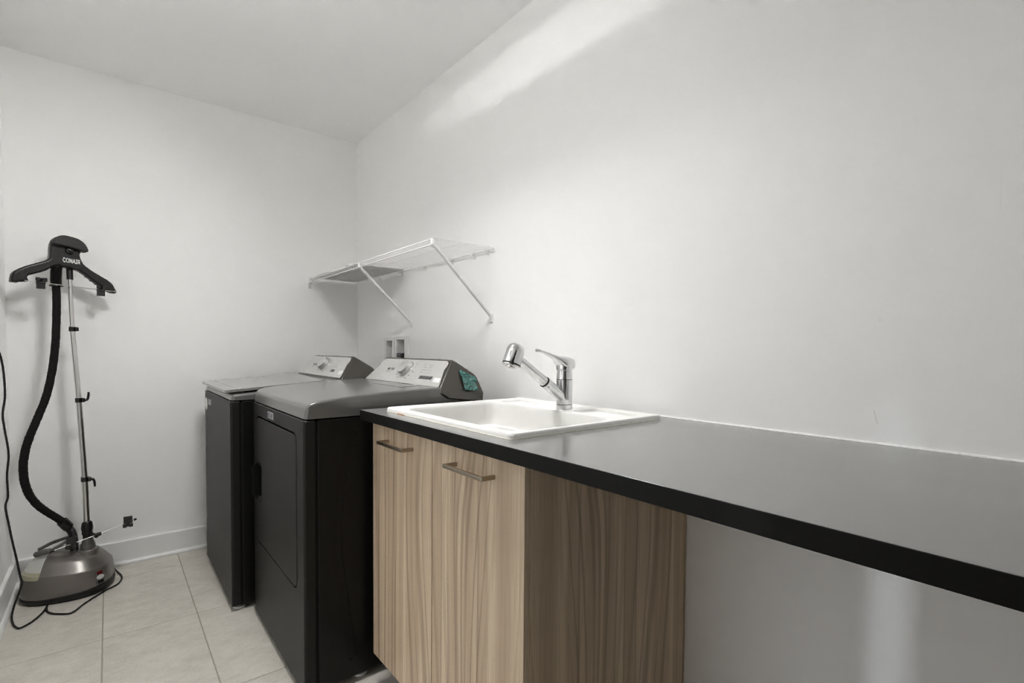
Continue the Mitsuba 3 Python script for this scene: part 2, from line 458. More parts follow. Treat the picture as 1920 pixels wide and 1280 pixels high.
tag('ceiling_light', 'flush round ceiling light with a frosted bowl, above the middle of the room', 'ceiling light')

# unseen slot added in the left wall, shapes the bluish strip below the worktop
put('added_window_1', prism(Polygon([(SLOT[0] - 0.02, SLOT[2] - 0.02), (SLOT[1] + 0.02, SLOT[2] - 0.02), (SLOT[1] + 0.02, SLOT[3] + 0.02), (SLOT[0] - 0.02, SLOT[3] + 0.02)],
    [[(SLOT[0], SLOT[2]), (SLOT[1], SLOT[2]), (SLOT[1], SLOT[3]), (SLOT[0], SLOT[3])]]), 'yz', XL - 0.004, XL + 0.008), 'paint_trim', kind='structure')
put('added_partition', mbox([-2.05, 0.215, -0.05], [XL - W, 0.250, ZC]), 'paint_wall', kind='structure')  # added to keep the fill light out of the dark enclosure
# dark enclosure added round the camera's end to keep bounce light down
put('added_hall_left', mbox([-2.15, -1.6, -0.05], [-2.05, 0.250, ZC]), 'dark_hall_paint', kind='structure')
put('added_hall_front', mbox([-2.05, -1.6, -0.05], [XR + 2 * W, -1.5, ZC]), 'dark_hall_paint', kind='structure')
put('added_hall_right', mbox([XR + W, -1.5, -0.05], [XR + 2 * W, YF, ZC]), 'dark_hall_paint', kind='structure')
put('added_hall_ceiling', cat(mbox([-2.15, -1.6, ZC], [XL - W, 0.25, ZC + 0.1]), mbox([XL - W, -1.6, ZC], [XR + 2 * W, YF - W, ZC + 0.1])), 'dark_hall_paint', kind='structure')
put('added_hall_floor', cat(mbox([-2.15, -1.6, -0.06], [XL - W, 0.25, -0.001]), mbox([XL - W, -1.6, -0.06], [XR + 2 * W, YF - W, -0.001])), 'dark_hall_paint', kind='structure')
put('added_strip_light__panel', prism(sbox(0.28, 1.50, 0.32, 1.85), 'yz', -1.906, -1.900), 'pan_white', emitter={'type': 'area', 'radiance': rgb(*SLOT_GLOW)})  # glowing panel added outside the room, lights only the strip
put('added_strip_light__housing', mbox([-1.96, 0.270, 1.48], [-1.907, 0.330, 1.87]), 'steel')
for i, y in enumerate((0.262, 0.335)):
    put('added_strip_light__' + num('side_shade', i), mbox([-1.96, y, 1.42], [-1.40, y + 0.004, 1.93]), 'seam_black')  # blockers that keep the added light out of the doorway
tag('added_strip_light', 'added bluish light outside the room for the pale strip under the worktop', 'added light')

# ------------------------------------------------------------------ worktop
CX0, CY0, CY1, CZ0, CZ1 = 0.620, -0.418, 1.549, 0.8825, 0.914
top = rbox([CX0 + 0.0012, CY0, CZ0], [XR - 0.0015, CY1, CZ1], 0.0018, 8) - mbox([0.698, 0.860, 0.8], [1.060, 1.418, 1.0])
top = top - m3.Manifold.cylinder(0.2, 0.016, 0.016, 24).translate([1.112, 1.119, 0.8])
put('worktop', top, 'worktop_black', smooth=30, label='long black worktop running along the right wall over the sink cabinet', category='worktop')
put('worktop__front_edge', rbox([CX0, CY0, CZ0], [CX0 + 0.0022, CY1, CZ1 - 0.0004], 0.001, 8), 'edge_black', smooth=30, label='matt black front edge')
put('worktop__end_edge', rbox([CX0 + 0.002, CY1 - 0.0002, CZ0], [XR - 0.002, CY1 + 0.0014, CZ1 - 0.0004], 0.0007, 8), 'edge_black', smooth=30)
put('worktop__caulk_bead', tube([(XR - 0.001, CY0, CZ1 + 0.0005), (XR - 0.001, 0.8, CZ1 + 0.0005), (XR - 0.001, CY1, CZ1 + 0.0005)], 0.0042, 8), 'print_white', smooth=True, label='white caulk bead along the wall')

# ------------------------------------------------------------------ sink cabinet
KX0, KY0, KY1, KZ0, KZ1 = 0.6805, 0.780, 1.546, 0.105, 0.8815
put('sink_cabinet__side_panel', chamfer_box([KX0, KY0, KZ0], [XR - 0.002, KY0 + 0.018, KZ1], 0.0006), 'elm_laminate')
put('sink_cabinet__side_panel_001', chamfer_box([KX0, KY1 - 0.018, KZ0], [XR - 0.002, KY1, KZ1], 0.0006), 'elm_laminate')
put('sink_cabinet__bottom_panel', mbox([KX0, KY0 + 0.018, KZ0], [XR - 0.002, KY1 - 0.018, KZ0 + 0.018]), 'elm_laminate')
put('sink_cabinet__back_panel', mbox([XR - 0.010, KY0 + 0.018, KZ0 + 0.018], [XR - 0.002, KY1 - 0.018, 0.60]), 'elm_laminate')
put('sink_cabinet__toe_kick', mbox([0.745, KY0 + 0.02, 0.0005], [0.760, KY1 - 0.02, KZ0]), 'seam_black')
for s in (0, 1):
    put('sink_cabinet__' + num('plinth_side', s), mbox([0.760, (KY0 + 0.02, KY1 - 0.038)[s], 0.0005], [XR - 0.03, (KY0 + 0.038, KY1 - 0.02)[s], KZ0]), 'seam_black')
tag('sink_cabinet', 'two door wood grain cabinet under the white sink, beside the dryer', 'cabinet')
for i, (a, b, h0, h1) in enumerate(((1.1645, KY1, 1.268, 1.436), (KY0, 1.1615, 0.882, 1.050))):
    d = 'sink_cabinet__' + num('door', i)
    put(d, chamfer_box([0.6630, a, KZ0], [0.6800, b, 0.8775], 0.0007), 'elm_laminate')
    bar = rbox([0.6265, h0, 0.8205], [0.6340, h1, 0.8300], 0.0014, 8)
    feet = [rbox([0.6300, y - 0.010 * k, 0.8205], [0.6640, y + 0.010 * (1 - k), 0.8300], 0.0014, 8) for y, k in ((h0, 0), (h1, 1))]
    put(d + '__handle', bar + feet[0] + feet[1], 'nickel', smooth=40, label='brushed nickel bar handle')

# ------------------------------------------------------------------ laundry sink
SX0, SX1, SY0, SY1, SZ0, SZ1 = 0.672, 1.229, 0.837, 1.471, 0.9143, 0.9272


def sd_rr(x, y, x0, x1, y0, y1, r):
    qx, qy = np.abs(x - (x0 + x1) / 2) - (x1 - x0) / 2 + r, np.abs(y - (y0 + y1) / 2) - (y1 - y0) / 2 + r
    return np.hypot(np.maximum(qx, 0), np.maximum(qy, 0)) + np.minimum(np.maximum(qx, qy), 0) - r


def sst(a, b, x):
    t = np.clip((x - a) / (b - a), 0, 1)
    return t * t * (3 - 2 * t)


def sink_mesh():
    xs = np.arange(SX0, SX1 + 1e-6, (SX1 - SX0) / 232)
    ys = np.arange(SY0, SY1 + 1e-6, (SY1 - SY0) / 262)
    X, Y = np.meshgrid(xs, ys, indexing='ij')
    # footprint with rounded corners: pull grid points inside the outer outline
    d = sd_rr(X, Y, SX0, SX1, SY0, SY1, 0.016)
    gx, gy = np.gradient(d, xs, ys)
    over = np.maximum(d, 0)
    X, Y = X - gx * over, Y - gy * over
    d = np.minimum(sd_rr(X, Y, SX0, SX1, SY0, SY1, 0.016), 0)
    r = 0.006
    e = np.clip(1 + d / r, 0, 1)
    Z = SZ1 - r * (1 - np.sqrt(np.maximum(1 - e * e, 0)))
    # the flat is dished a little inside the raised outer rim
    Z -= 0.0018 * sst(0.010, 0.020, -d)
    b = sd_rr(X, Y, 0.706, 1.050, 0.868, 1.408, 0.050)
    Z -= 0.075 * sst(0.004, -0.016, b)
    b2 = sd_rr(X, Y, 0.742, 1.012, 0.905, 1.366, 0.060)
    Z -= 0.170 * sst(0.006, -0.030, b2)
    for y0, y1 in ((0.880, 1.066), (1.240, 1.424)):
        q = sd_rr(X, Y, 1.085, 1.188, y0, y1, 0.020)
        Z -= 0.0080 * sst(0.003, -0.008, q)
    k, m = X.shape
    idx = np.arange(k * m).reshape(k, m)
    a, b_, c, dd = idx[:-1, :-1].ravel(), idx[1:, :-1].ravel(), idx[1:, 1:].ravel(), idx[:-1, 1:].ravel()
    f = np.vstack([np.stack([a, b_, c], 1), np.stack([a, c, dd], 1)])
    v = np.stack([X.ravel(), Y.ravel(), Z.ravel()], 1)
    low = v.copy()
    low[:, 2] = np.minimum(SZ0, v[:, 2] - 0.005)
    o = len(v)
    ring = np.concatenate([idx[:, 0], idx[-1, 1:], idx[-2::-1, -1], idx[0, -2:0:-1]])
    nx = np.roll(ring, -1)
    f = np.vstack([f, f[:, ::-1] + o, np.stack([ring, ring + o, nx], 1), np.stack([nx, ring + o, nx + o], 1)])
    return trimesh.Trimesh(np.vstack([v, low]), f, process=False)


put('laundry_sink', sink_mesh(), 'sink_white', smooth=50, label='white drop-in laundry sink set into the black worktop', category='sink')
put('laundry_sink__drain', lathe([(0.0, 0.690), (0.036, 0.690), (0.040, 0.692), (0.040, 0.6885), (0.0, 0.688)], 32, (0.877, 1.137, 0)), 'steel', smooth=40, label='steel drain ring')
loop = rrect(SX0 - 0.0005, SX1 + 0.0005, SY0 - 0.0005, SY1 + 0.0005, 0.016, 6)
lp = np.c_[loop, np.full(len(loop), SZ0 + 0.0006)]
put('laundry_sink__caulk_bead', tube(np.vstack([lp, lp[:1]]), 0.0013, 6, caps=False), 'caulk_cream', smooth=True, label='cream caulk bead round the sink rim')
put('laundry_sink__wood_shim', rbox([SX0 - 0.0030, 1.340, 0.9141], [SX0 + 0.001, 1.384, 0.9162], 0.0008, 6), 'shim_wood', smooth=30, label='brown sliver under the rim')

# ------------------------------------------------------------------ faucet
FX, FY, FZ = 1.112, 1.119, 0.9254
f = 'faucet'
put(f + '__base_ring', lathe([(0.0, FZ), (0.0255, FZ), (0.0260, FZ + 0.001), (0.0260, FZ + 0.0125), (0.0250, FZ + 0.0135), (0.0, FZ + 0.0135)], 48, (FX, FY, 0)), 'chrome', smooth=40)
put(f + '__base_seal', lathe([(0.0, FZ + 0.0135), (0.0245, FZ + 0.0135), (0.0245, FZ + 0.0150), (0.0, FZ + 0.0150)], 48, (FX, FY, 0)), 'rubber_black', smooth=40)
body = lathe([(0.0, FZ + 0.0150), (0.0248, FZ + 0.0150), (0.0252, FZ + 0.017), (0.0252, FZ + 0.090), (0.0247, FZ + 0.0915), (0.0, FZ + 0.0915)], 48, (FX, FY, 0))
put(f + '__body', body, 'chrome', smooth=40)
put(f + '__body_seal', lathe([(0.0, FZ + 0.0915), (0.0244, FZ + 0.0915), (0.0244, FZ + 0.0932), (0.0, FZ + 0.0932)], 48, (FX, FY, 0)), 'rubber_black', smooth=40)
put(f + '__collar', lathe([(0.0, FZ + 0.0932), (0.0252, FZ + 0.0932), (0.0252, FZ + 0.098), (0.0232, FZ + 0.120), (0.0225, FZ + 0.1225), (0.0, FZ + 0.1225)], 48, (FX, FY, 0)), 'chrome', smooth=40)
# lever cap: a rounded block that narrows into a thin lever running up and over the basin
sect = []
for t, hx, cz, hw, hh in ((0, 0.0245, 0.136, 0.016, 0.010), (1, 0.0235, 0.1375, 0.0235, 0.016), (2, 0.014, 0.1395, 0.0262, 0.0185), (3, 0.0, 0.1415, 0.0268, 0.0200), (4, -0.012, 0.1430, 0.0258, 0.0192), (5, -0.024, 0.1475, 0.0225, 0.0155),
                          (6, -0.038, 0.1545, 0.0180, 0.0098), (7, -0.055, 0.1620, 0.0140, 0.0060), (8, -0.075, 0.1690, 0.0115, 0.0042), (9, -0.095, 0.1745, 0.0105, 0.0036), (10, -0.112, 0.1780, 0.0105, 0.0036), (11, -0.1225, 0.1800, 0.0095, 0.0046), (12, -0.126, 0.1805, 0.0050, 0.0020)):
    a = np.arange(24) * 2 * np.pi / 24
    ca, sa = np.cos(a), np.sin(a)
    e = 0.62
    sect.append(np.stack([FX + hx * (0.94 if hx < 0 else 1) + 0.0 * ca, FY + hw * np.sign(ca) * np.abs(ca) ** e, FZ + 0.003 + cz + hh * np.sign(sa) * np.abs(sa) ** e], 1))
sect = np.array(sect)
k = 6
fine = np.stack([catmull(sect[:, i], k) for i in range(24)], 1)
skirt = lathe([(0.0, FZ + 0.1225), (0.0258, FZ + 0.1225), (0.0264, FZ + 0.1235), (0.0264, FZ + 0.1400), (0.0255, FZ + 0.1450), (0.0230, FZ + 0.1490), (0.018, FZ + 0.1510), (0.0, FZ + 0.1515)], 48, (FX, FY, 0))
put(f + '__lever', cat(loft(fine), skirt), 'chrome', smooth=50, label='chrome lever handle')
# spout sleeve, pull-out wand and spray head
a0 = np.array([FX - 0.006, FY, FZ + 0.034])
a1 = np.array([0.9135, FY, 1.0885])
ax = (a1 - a0) / np.linalg.norm(a1 - a0)
L = np.linalg.norm(a1 - a0)
put(f + '__spout_sleeve', lathe([(0.0175, 0.0), (0.0178, 0.05), (0.0172, 0.0915), (0.0162, 0.093), (0.0, 0.093)], 40, a0, ax), 'chrome', smooth=40)
put(f + '__spout_ring', lathe([(0.0, 0.0930), (0.0168, 0.0930), (0.0176, 0.0940), (0.0176, 0.0970), (0.0168, 0.0980), (0.0, 0.0980)], 40, a0, ax), 'rubber_black', smooth=40)
put(f + '__wand', lathe([(0.0, 0.0980), (0.0152, 0.0980), (0.0156, 0.0995), (0.0150, 0.140), (0.0138, L - 0.012), (0.0128, L)], 40, a0, ax), 'chrome', smooth=40)
put(f + '__set_screw', lathe([(0.0, 0.0), (0.0017, 0.0), (0.0017, 0.0012), (0.0, 0.0012)], 12, a0 + ax * 0.081 + np.array([-0.45, -0.80, -0.38]) * 0.0172, (-0.45, -0.80, -0.38)), 'rubber_black', smooth=40)
hd = np.array([-0.36, 0.0, -0.933])
hd /= np.linalg.norm(hd)
hc = a1 + np.array([-0.006, 0, 0.008])
h0 = hc - hd * 0.022
put(f + '__spray_head', lathe([(r * 1.08, h * 1.06) for r, h in [(0.0, -0.010), (0.010, -0.0092), (0.017, -0.006), (0.0215, -0.001), (0.0238, 0.006), (0.0246, 0.014), (0.0250, 0.040), (0.0250, 0.0475), (0.0, 0.0475)]], 48, h0, hd), 'chrome', smooth=45)
put(f + '__spray_seal', lathe([(r * 1.08, h * 1.06) for r, h in [(0.0, 0.0475), (0.0251, 0.0475), (0.0251, 0.0510), (0.0, 0.0510)]], 48, h0, hd), 'rubber_black', smooth=40)
put(f + '__spray_face', lathe([(r * 1.08, h * 1.06) for r, h in [(0.0, 0.0510), (0.0246, 0.0510), (0.0238, 0.0545), (0.012, 0.0555), (0.0115, 0.0590), (0.009, 0.0600), (0.008, 0.0575), (0.0, 0.0575)]], 48, h0, hd), 'steel', smooth=40)
tag(f, 'chrome pull-out kitchen faucet standing on the back deck of the white sink', 'faucet')


# ------------------------------------------------------------------ washer and dryer
def plane_text(text, h, o, ex, ey, ez, depth=0.0006, bold=False):
    return place(meshkit.text_mesh(text, h, depth, bold), o, ex, ey, ez)


def machine(t, x0, y0, y1, kind):
    """Cabinet with its front at x0, from y0 (near) to y1; the control console stands along the back."""
    yc = (y0 + y1) / 2
    zb, zt = 0.024, 0.8865
    xb = x0 + 0.672
    # front panel: rounded vertical edges, folded back along the side
    fp = m3.Manifold.batch_hull([m3.Manifold.cylinder(zt - zb - 0.004, 0.009, 0.009, 20).translate([x, y, zb]) for x in (x0 + 0.009, x0 + 0.030) for y in (y0 + 0.009, y1 - 0.009)]
                                + [m3.Manifold.cylinder(zt - zb, 0.0055, 0.0055, 20).translate([x, y, zb]) for x in (x0 + 0.009, x0 + 0.030) for y in (y0 + 0.009, y1 - 0.009)])
    door_y0, door_y1, door_z0, door_z1 = y0 + 0.076, y1 - 0.060, 0.333, 0.832
    if kind == 'dryer':
        q = rrect(door_y0 - 0.004, door_y1 + 0.004, door_z0 - 0.003, door_z1 + 0.007, 0.037, 8)
        cut = man(prism(Polygon(q), 'yz', x0 - 0.05, x0 + 0.016))
        fp = fp - cut
    put(t + '__front_panel', fp, 'enamel_dark', smooth=30)
    sb = rbox([x0 + 0.043, y0 + 0.0006, zb], [xb, y1 - 0.0006, zt], 0.004, 10)
    if kind == 'dryer':
        c = catmull([(0.614, 0.828), (0.578, 0.700), (0.563, 0.560), (0.564, 0.440), (0.582, 0.300), (0.609, 0.095)], 6)
        cone = m3.Manifold.cylinder(0.02, 0.0125, 0.0190, 20).rotate([90, 0, 0])
        for p, q in zip(c[:-1], c[1:]):
            sb = sb - m3.Manifold.batch_hull([cone.translate([u[0], y0 + 0.0046, u[1]]) for u in (p, q)])
    put(t + '__side_panel', sb, 'enamel_side', smooth=30)
    put(t + '__seam', mbox([x0 + 0.020, y0 + 0.006, zb + 0.004], [x0 + 0.060, y0 + 0.020, zt - 0.006]), 'seam_black')
    put(t + '__seam_001', mbox([x0 + 0.020, y1 - 0.020, zb + 0.004], [x0 + 0.060, y1 - 0.006, zt - 0.006]), 'seam_black')
    # top deck
    dz = 0.0
    prof_x = np.array([0.0, 0.008, 0.02, 0.04, 0.12, 0.18, 0.30, 0.477, 0.50, 0.676])
    prof_z = np.array([0.9240, 0.9330, 0.9400, 0.9445, 0.9530, 0.9580, 0.9650, 0.9700, 0.9640, 0.9310])
    if kind == 'washer':
        prof_z = np.array([0.910, 0.9135, 0.9155, 0.9165, 0.9220, 0.9270, 0.9440, 0.9640, 0.9620, 0.9310])
    zf = lambda x, y: np.interp(x - x0, prof_x, prof_z)
    deck = pillow(x0 + 0.004, xb + 0.004, y0 - 0.001, y1 + 0.001, 0.8905, zf, 0.014, 0.011 if kind == 'washer' else 0.009, 8, 8)
    # the front edge of the deck leans back towards its top
    v = deck.vertices
    lean = np.clip((v[:, 2] - 0.8905) / 0.05, 0, 1) * np.clip(1 - (v[:, 0] - x0) / 0.05, 0, 1)
    v[:, 0] += 0.007 * lean
    put(t + '__top_deck', deck, 'enamel_lit', smooth=40)
    # console
    ox = x0 + 0.477 if kind == 'dryer' else x0 + 0.458
    prof = np.array([(-0.001, 0.945), (0.0, 0.968), (0.038, 1.017), (0.077, 1.0635), (0.0825, 1.0685), (0.090, 1.0690), (0.100, 1.0640), (0.168, 1.0195), (0.178, 1.0105), (0.184, 0.998), (0.197, 0.938), (0.194, 0.905), (0.100, 0.915), (0.030, 0.925)])
    prof = resample(prof, 90)
    cen = prof.mean(0)
    hw = lambda z: 0.340 - np.clip(z - 0.970, -0.03, 1) * 0.42

    def console(ts):
        rings = []
        for tt in ts:
            s = min(1.0, (1 - abs(tt)) / 0.075)
            k = 1 - 0.11 * (1 - math.sqrt(max(0.0, 1 - (1 - s) ** 2)))
            pr = cen + (prof - cen) * [k, k] if s < 1 else prof
            tq = tt
            rings.append(np.stack([ox + pr[:, 0], yc - tq * hw(prof[:, 1]), pr[:, 1]], 1))
        return loft(rings)

    e = 1 - 0.0 * 1
    body_t = np.linspace(-0.905, 0.905, 7)
    cap = np.r_[0.9065, 0.925, 0.935, 0.945, 0.955, 0.965, 0.975, 0.983, 0.990, 0.995, 0.998, 1.0]
    put(t + '__console_housing', console(body_t), 'console_dark', smooth=35)
    put(t + '__console_end_cap', console(cap), 'console_dark', smooth=35)
    put(t + '__console_end_cap_001', console(-cap[::-1]), 'console_dark', smooth=35)
    # silver face plate: a trapezium on the sloping face
    P0 = np.array([ox + 0.0005, yc, 0.9685])
    ey = np.array([0.0785, 0, 0.0950])
    flen = 0.1232
    ey /= np.linalg.norm(ey)
    ex = np.array([0, -1.0, 0])
    ez = np.cross(ex, ey)
    if ez[0] > 0:
        ez = -ez
    # face coordinates: u along -y, v up the slope, w out of the face
    w0, w1, rr = 0.335, 0.290, 0.028
    edge = [(-w0, 0.0), (w0, 0.0)]
    for a in np.linspace(-25, 90, 8):
        edge.append((w1 + 0.0 - rr + rr * math.cos(math.radians(a)) + 0.004, flen - rr + rr * math.sin(math.radians(a))))
    for a in np.linspace(90, 205, 8):
        edge.append((-w1 + rr + rr * math.cos(math.radians(a)) - 0.004, flen - rr + rr * math.sin(math.radians(a))))
    plate = bevel_plate(resample(edge, 160), -0.001, 0.0022, 0.0008, 3)
    F = lambda m: place(m, P0, ex, ey, np.cross(ex, ey)) if np.cross(ex, ey)[0] < 0 else place(m, P0, ex, ey, -np.cross(ex, ey))
    fr = np.cross(ex, ey)
    fr = fr if fr[0] < 0 else -fr
    F = lambda m: place(m, P0, ex, ey, fr)
    put(t + '__face_plate', F(plate), 'console_silver', smooth=35, label='silver control panel')
    kv = 0.070
    kn = lathe([(0.0, 0.0022), (0.040, 0.0022), (0.040, 0.005), (0.0365, 0.006), (0.0360, 0.008), (0.0350, 0.0255), (0.0335, 0.0275), (0.030, 0.0283), (0.0, 0.0290)], 48, (0.0, kv, 0))
    put(t + '__knob', F(kn), 'knob_silver', smooth=35, label='round silver selector knob')
    put(t + '__knob__skirt_ring', F(lathe([(0.0, 0.0022), (0.0385, 0.0022), (0.0385, 0.0052), (0.0372, 0.0062), (0.0, 0.0062)], 48, (0.0, kv, 0))), 'print_dark', smooth=35)
    marks = []
    rng = np.random.default_rng(5 if kind == 'dryer' else 8)
    for a in np.linspace(-62, 62, 6):
        for sg in (-1, 1):
            ca, sa = math.cos(math.radians(a)), math.sin(math.radians(a))
            u, v_ = sg * ca * 0.058, kv + sa * 0.050
            wd = rng.uniform(0.010, 0.018)
            if 0.008 < v_ < 0.112:
                marks.append(sbox(u if sg > 0 else u - wd, v_ - 0.0010, u + wd if sg > 0 else u, v_ + 0.0010))
    for a in range(5):
        for b in range(4):
            wd = rng.uniform(0.004, 0.010)
            marks.append(sbox(0.120 + a * 0.016 + b * 0.004, 0.098 - b * 0.013, 0.120 + a * 0.016 + b * 0.004 + wd, 0.0994 - b * 0.013))
    marks.append(sbox(-0.178, 0.050, -0.135, 0.0512))
    mk = cat(*[trimesh.creation.extrude_polygon(q, 0.0004, engine='earcut') for q in marks])
    mk.apply_translation([0, 0, 0.0022])
    put(t + '__panel_print', F(mk), 'print_dark', label='fine grey cycle markings', kind='stuff')
    tm = meshkit.text_mesh('MAYTAG', 0.0115, 0.0005, True)
    tm.apply_translation([-0.182, 0.060, 0.0022])
    put(t + '__panel_lettering', F(tm), 'print_dark', label='dark lettering at the left of the panel')
    nb, bu = (4, 0.149) if kind == 'dryer' else (2, 0.150)
    for i in range(nb):
        put(t + '__' + num('button', i), F(rbox([bu + i * 0.0255, 0.029, 0.0015], [bu + i * 0.0255 + 0.0225, 0.044, 0.0034], 0.0008, 6)), 'button_dark', smooth=30)
    st = rbox([0.268, 0.020, 0.0018], [0.314, 0.040, 0.0026], 0.0003, 6)
    put(t + '__sticker', F(st), 'print_white', smooth=30, label='small white sticker')
    lines = cat(*[mbox([0.276, 0.0245 + i * 0.0055, 0.0026], [0.306 - 0.005 * i, 0.0255 + i * 0.0055, 0.0029]) for i in range(3)])
    put(t + '__sticker__sticker_print', F(lines), 'plastic_grey')
    # badge on the front
    by, bz = (y0 + 0.398, 0.8610) if kind == 'dryer' else (y0 + 0.535, 0.838)
    fr_b = rbox([x0 - 0.0022, by - 0.040, bz - 0.0125], [x0 + 0.001, by + 0.040, bz + 0.0125], 0.001, 8)
    put(t + '__badge', fr_b - mbox([x0 - 0.01, by - 0.036, bz - 0.0095], [x0 - 0.0014, by + 0.036, bz + 0.0095]), 'knob_silver', smooth=30, label='small silver and blue badge')
    put(t + '__badge__badge_face', mbox([x0 - 0.0016, by - 0.036, bz - 0.0095], [x0 - 0.0010, by + 0.036, bz + 0.0095]), 'badge_blue')
    tm = meshkit.text_mesh('M', 0.013, 0.0006, True)
    tm.apply_translation([-0.006, -0.0065, 0])
    put(t + '__badge__badge_emblem', place(tm, np.array([x0 - 0.0016, by, bz]), np.array([0, -1.0, 0]), np.array([0, 0, 1.0]), np.array([-1.0, 0, 0])), 'knob_silver')
    # feet
    for i, (fx, fy) in enumerate(((x0 + 0.034, y0 + 0.040), (x0 + 0.034, y1 - 0.040), (xb - 0.48, y0 + 0.040) if kind == 'dryer' else (xb - 0.05, y0 + 0.04), (xb - 0.05, y1 - 0.04))):
        put(t + '__' + num('foot', i), lathe([(0.0, 0.0002), (0.021, 0.0002), (0.023, 0.003), (0.0215, 0.008), (0.012, 0.010), (0.011, zb + 0.002), (0.0, zb + 0.002)], 24, (fx, fy, 0)), 'plastic_white', smooth=40)
    if kind == 'dryer':
        dq = rrect(door_y0, door_y1, door_z0, door_z1, 0.034, 10)
        dm = bevel_plate(dq, 0.0, 0.0165, 0.004, 5)
        dm = place(dm, np.array([x0 + 0.0150, 0, 0]), np.array([0, 1.0, 0]), np.array([0, 0, 1.0]), np.array([-1.0, 0, 0]))
        hexa = [(y1 - 0.145, 0.520), (y1 - 0.128, 0.500), (y1 - 0.100, 0.497), (y1 - 0.085, 0.515), (y1 - 0.085, 0.640), (y1 - 0.100, 0.657), (y1 - 0.128, 0.655), (y1 - 0.145, 0.635)]
        cut = man(prism(Polygon(hexa), 'yz', x0 - 0.03, x0 + 0.0120))
        put(t + '__door', man(dm) - cut, 'enamel_dark', smooth=30, label='square dryer door with rounded corners')
        cup = man(prism(Polygon(hexa).buffer(-0.0004), 'yz', x0 - 0.0010, x0 + 0.0119)) - man(prism(Polygon(hexa).buffer(-0.003), 'yz', x0 - 0.03, x0 + 0.0100))
        lip = prism(Polygon([(0.515, 0.0), (0.530, -0.026), (0.625, -0.026), (0.640, 0.0)]), 'zx', 0, 1)
        lipp = m3.Manifold.batch_hull([m3.Manifold.cylinder(0.008, 0.003, 0.003, 10).rotate([90, 0, 0]).translate([x0 + a, y1 - 0.077, b]) for a, b in ((0.006, 0.500), (0.006, 0.655), (-0.020, 0.522), (-0.020, 0.633))])
        put(t + '__door__handle', cup + lipp, 'plastic_gloss', smooth=30, label='black recessed pull handle')
        for i, z in enumerate((0.732, 0.430)):
            put(t + '__door__' + num('hinge', i), rbox([x0 - 0.0006, door_y0 - 0.0055, z - 0.039], [x0 + 0.010, door_y0 + 0.0015, z + 0.039], 0.0015, 8), 'seam_black', smooth=30)
        # lint filter lid in the deck
        lid = [(0.838, 1.700), (0.932, 1.712), (0.932, 1.945), (0.844, 1.955)]
        s = lambda x: float(np.interp(x - x0, prof_x, prof_z))
        pts = np.array([[x, y, s(x)] for x, y in lid])
        outer = np.array([[x, y, 0.0] for x, y in np.array(Polygon(lid).buffer(0.0017, join_style=2).exterior.coords)[:-1]])
        gq = np.array([[x, y, s(x) + 0.0003] for x, y, _ in outer])
        g2 = gq + [0, 0, -0.002]
        put(t + '__filter_lid_gap', m3.Manifold.hull_points(np.vstack([gq, g2]).astype(np.float32)), 'seam_black')
        put(t + '__filter_lid', m3.Manifold.hull_points(np.vstack([pts + [0, 0, 0.0009], pts - [0, 0, 0.002]]).astype(np.float32)), 'enamel_lit', label='lint filter lid in the dryer top')
        fing = np.array([[x, y, s(x) + 0.0013] for x, y in ((0.917, 1.912), (0.928, 1.80), (0.921, 1.765), (0.912, 1.845))])
        put(t + '__filter_lid__finger_slot', m3.Manifold.hull_points(np.vstack([fing, fing - [0, 0, 0.002]]).astype(np.float32)), 'seam_black')
        # crinkled teal tape on the near console end
        nu, nv = 64, 56
        U, V = np.meshgrid(np.linspace(0, 1, nu), np.linspace(0, 1, nv), indexing='ij')
        tx = 1.036 + 0.068 * U + 0.006 * (1 - V) * (1 - 2 * U)
        tz = np.where(True, (0.957 - 0.006 * U) + V * ((1.034 - 0.032 * U) - (0.957 - 0.006 * U)), 0)
        pn = np.stack([tx * 40, tz * 40, 0 * tx], -1)
        ridge = 1 - np.abs(2 * meshkit.fbm(pn, 3, 4) - 1)
        ty = yc - hw(tz) - 0.0012 - 0.0085 * np.clip(ridge - 0.45, 0, 1) ** 1.5 * 2
        pts = np.stack([tx, ty, tz], -1).reshape(-1, 3)
        idx = np.arange(nu * nv).reshape(nu, nv)
        q = np.stack([idx[:-1, :-1].ravel(), idx[1:, :-1].ravel(), idx[1:, 1:].ravel(), idx[:-1, 1:].ravel()], 1)
        back = pts + [0, 0.0008, 0]
        fcs = np.vstack([q, q[:, ::-1] + nu * nv])
        put(t + '__tape', (np.vstack([pts, back]), fcs), 'tape_teal', smooth=True, label='crinkled teal tape on the console end')
    else:
        # flat lid with a raised front lip over a finger gap
        zl = lambda x: 0.931 + (x - (x0 - 0.015)) * 0.072
        ly0, ly1 = y0 + 0.020, y1 - 0.020
        quad = [(x0 - 0.014, ly0 + 0.010), (x0 - 0.014, ly1 - 0.010), (x0 - 0.002, ly1), (x0 + 0.405, ly1), (x0 + 0.442, ly1 - 0.06), (x0 + 0.388, ly0), (x0 - 0.002, ly0)]
        lip_x = x0 + 0.034
        for nm, clip, lab in (('lid', sbox(lip_x + 0.0012, y0 - 1, x0 + 2, y1 + 1), 'flat grey washer lid'), ('lid__lid_lip', sbox(x0 - 1, y0 - 1, lip_x - 0.0002, y1 + 1), None)):
            g = np.array(Polygon(quad).intersection(clip).exterior.coords)[:-1]
            up = np.array([[x, y, zl(x)] for x, y in g])
            inn = np.array(Polygon(g).buffer(-0.0015).exterior.coords)[:-1]
            upi = np.array([[x, y, zl(x) + 0.0012] for x, y in inn])
            put(t + '__' + nm, m3.Manifold.hull_points(np.vstack([up, upi, up - [0, 0, 0.010]]).astype(np.float32)), 'lid_grey', smooth=12, label=lab)
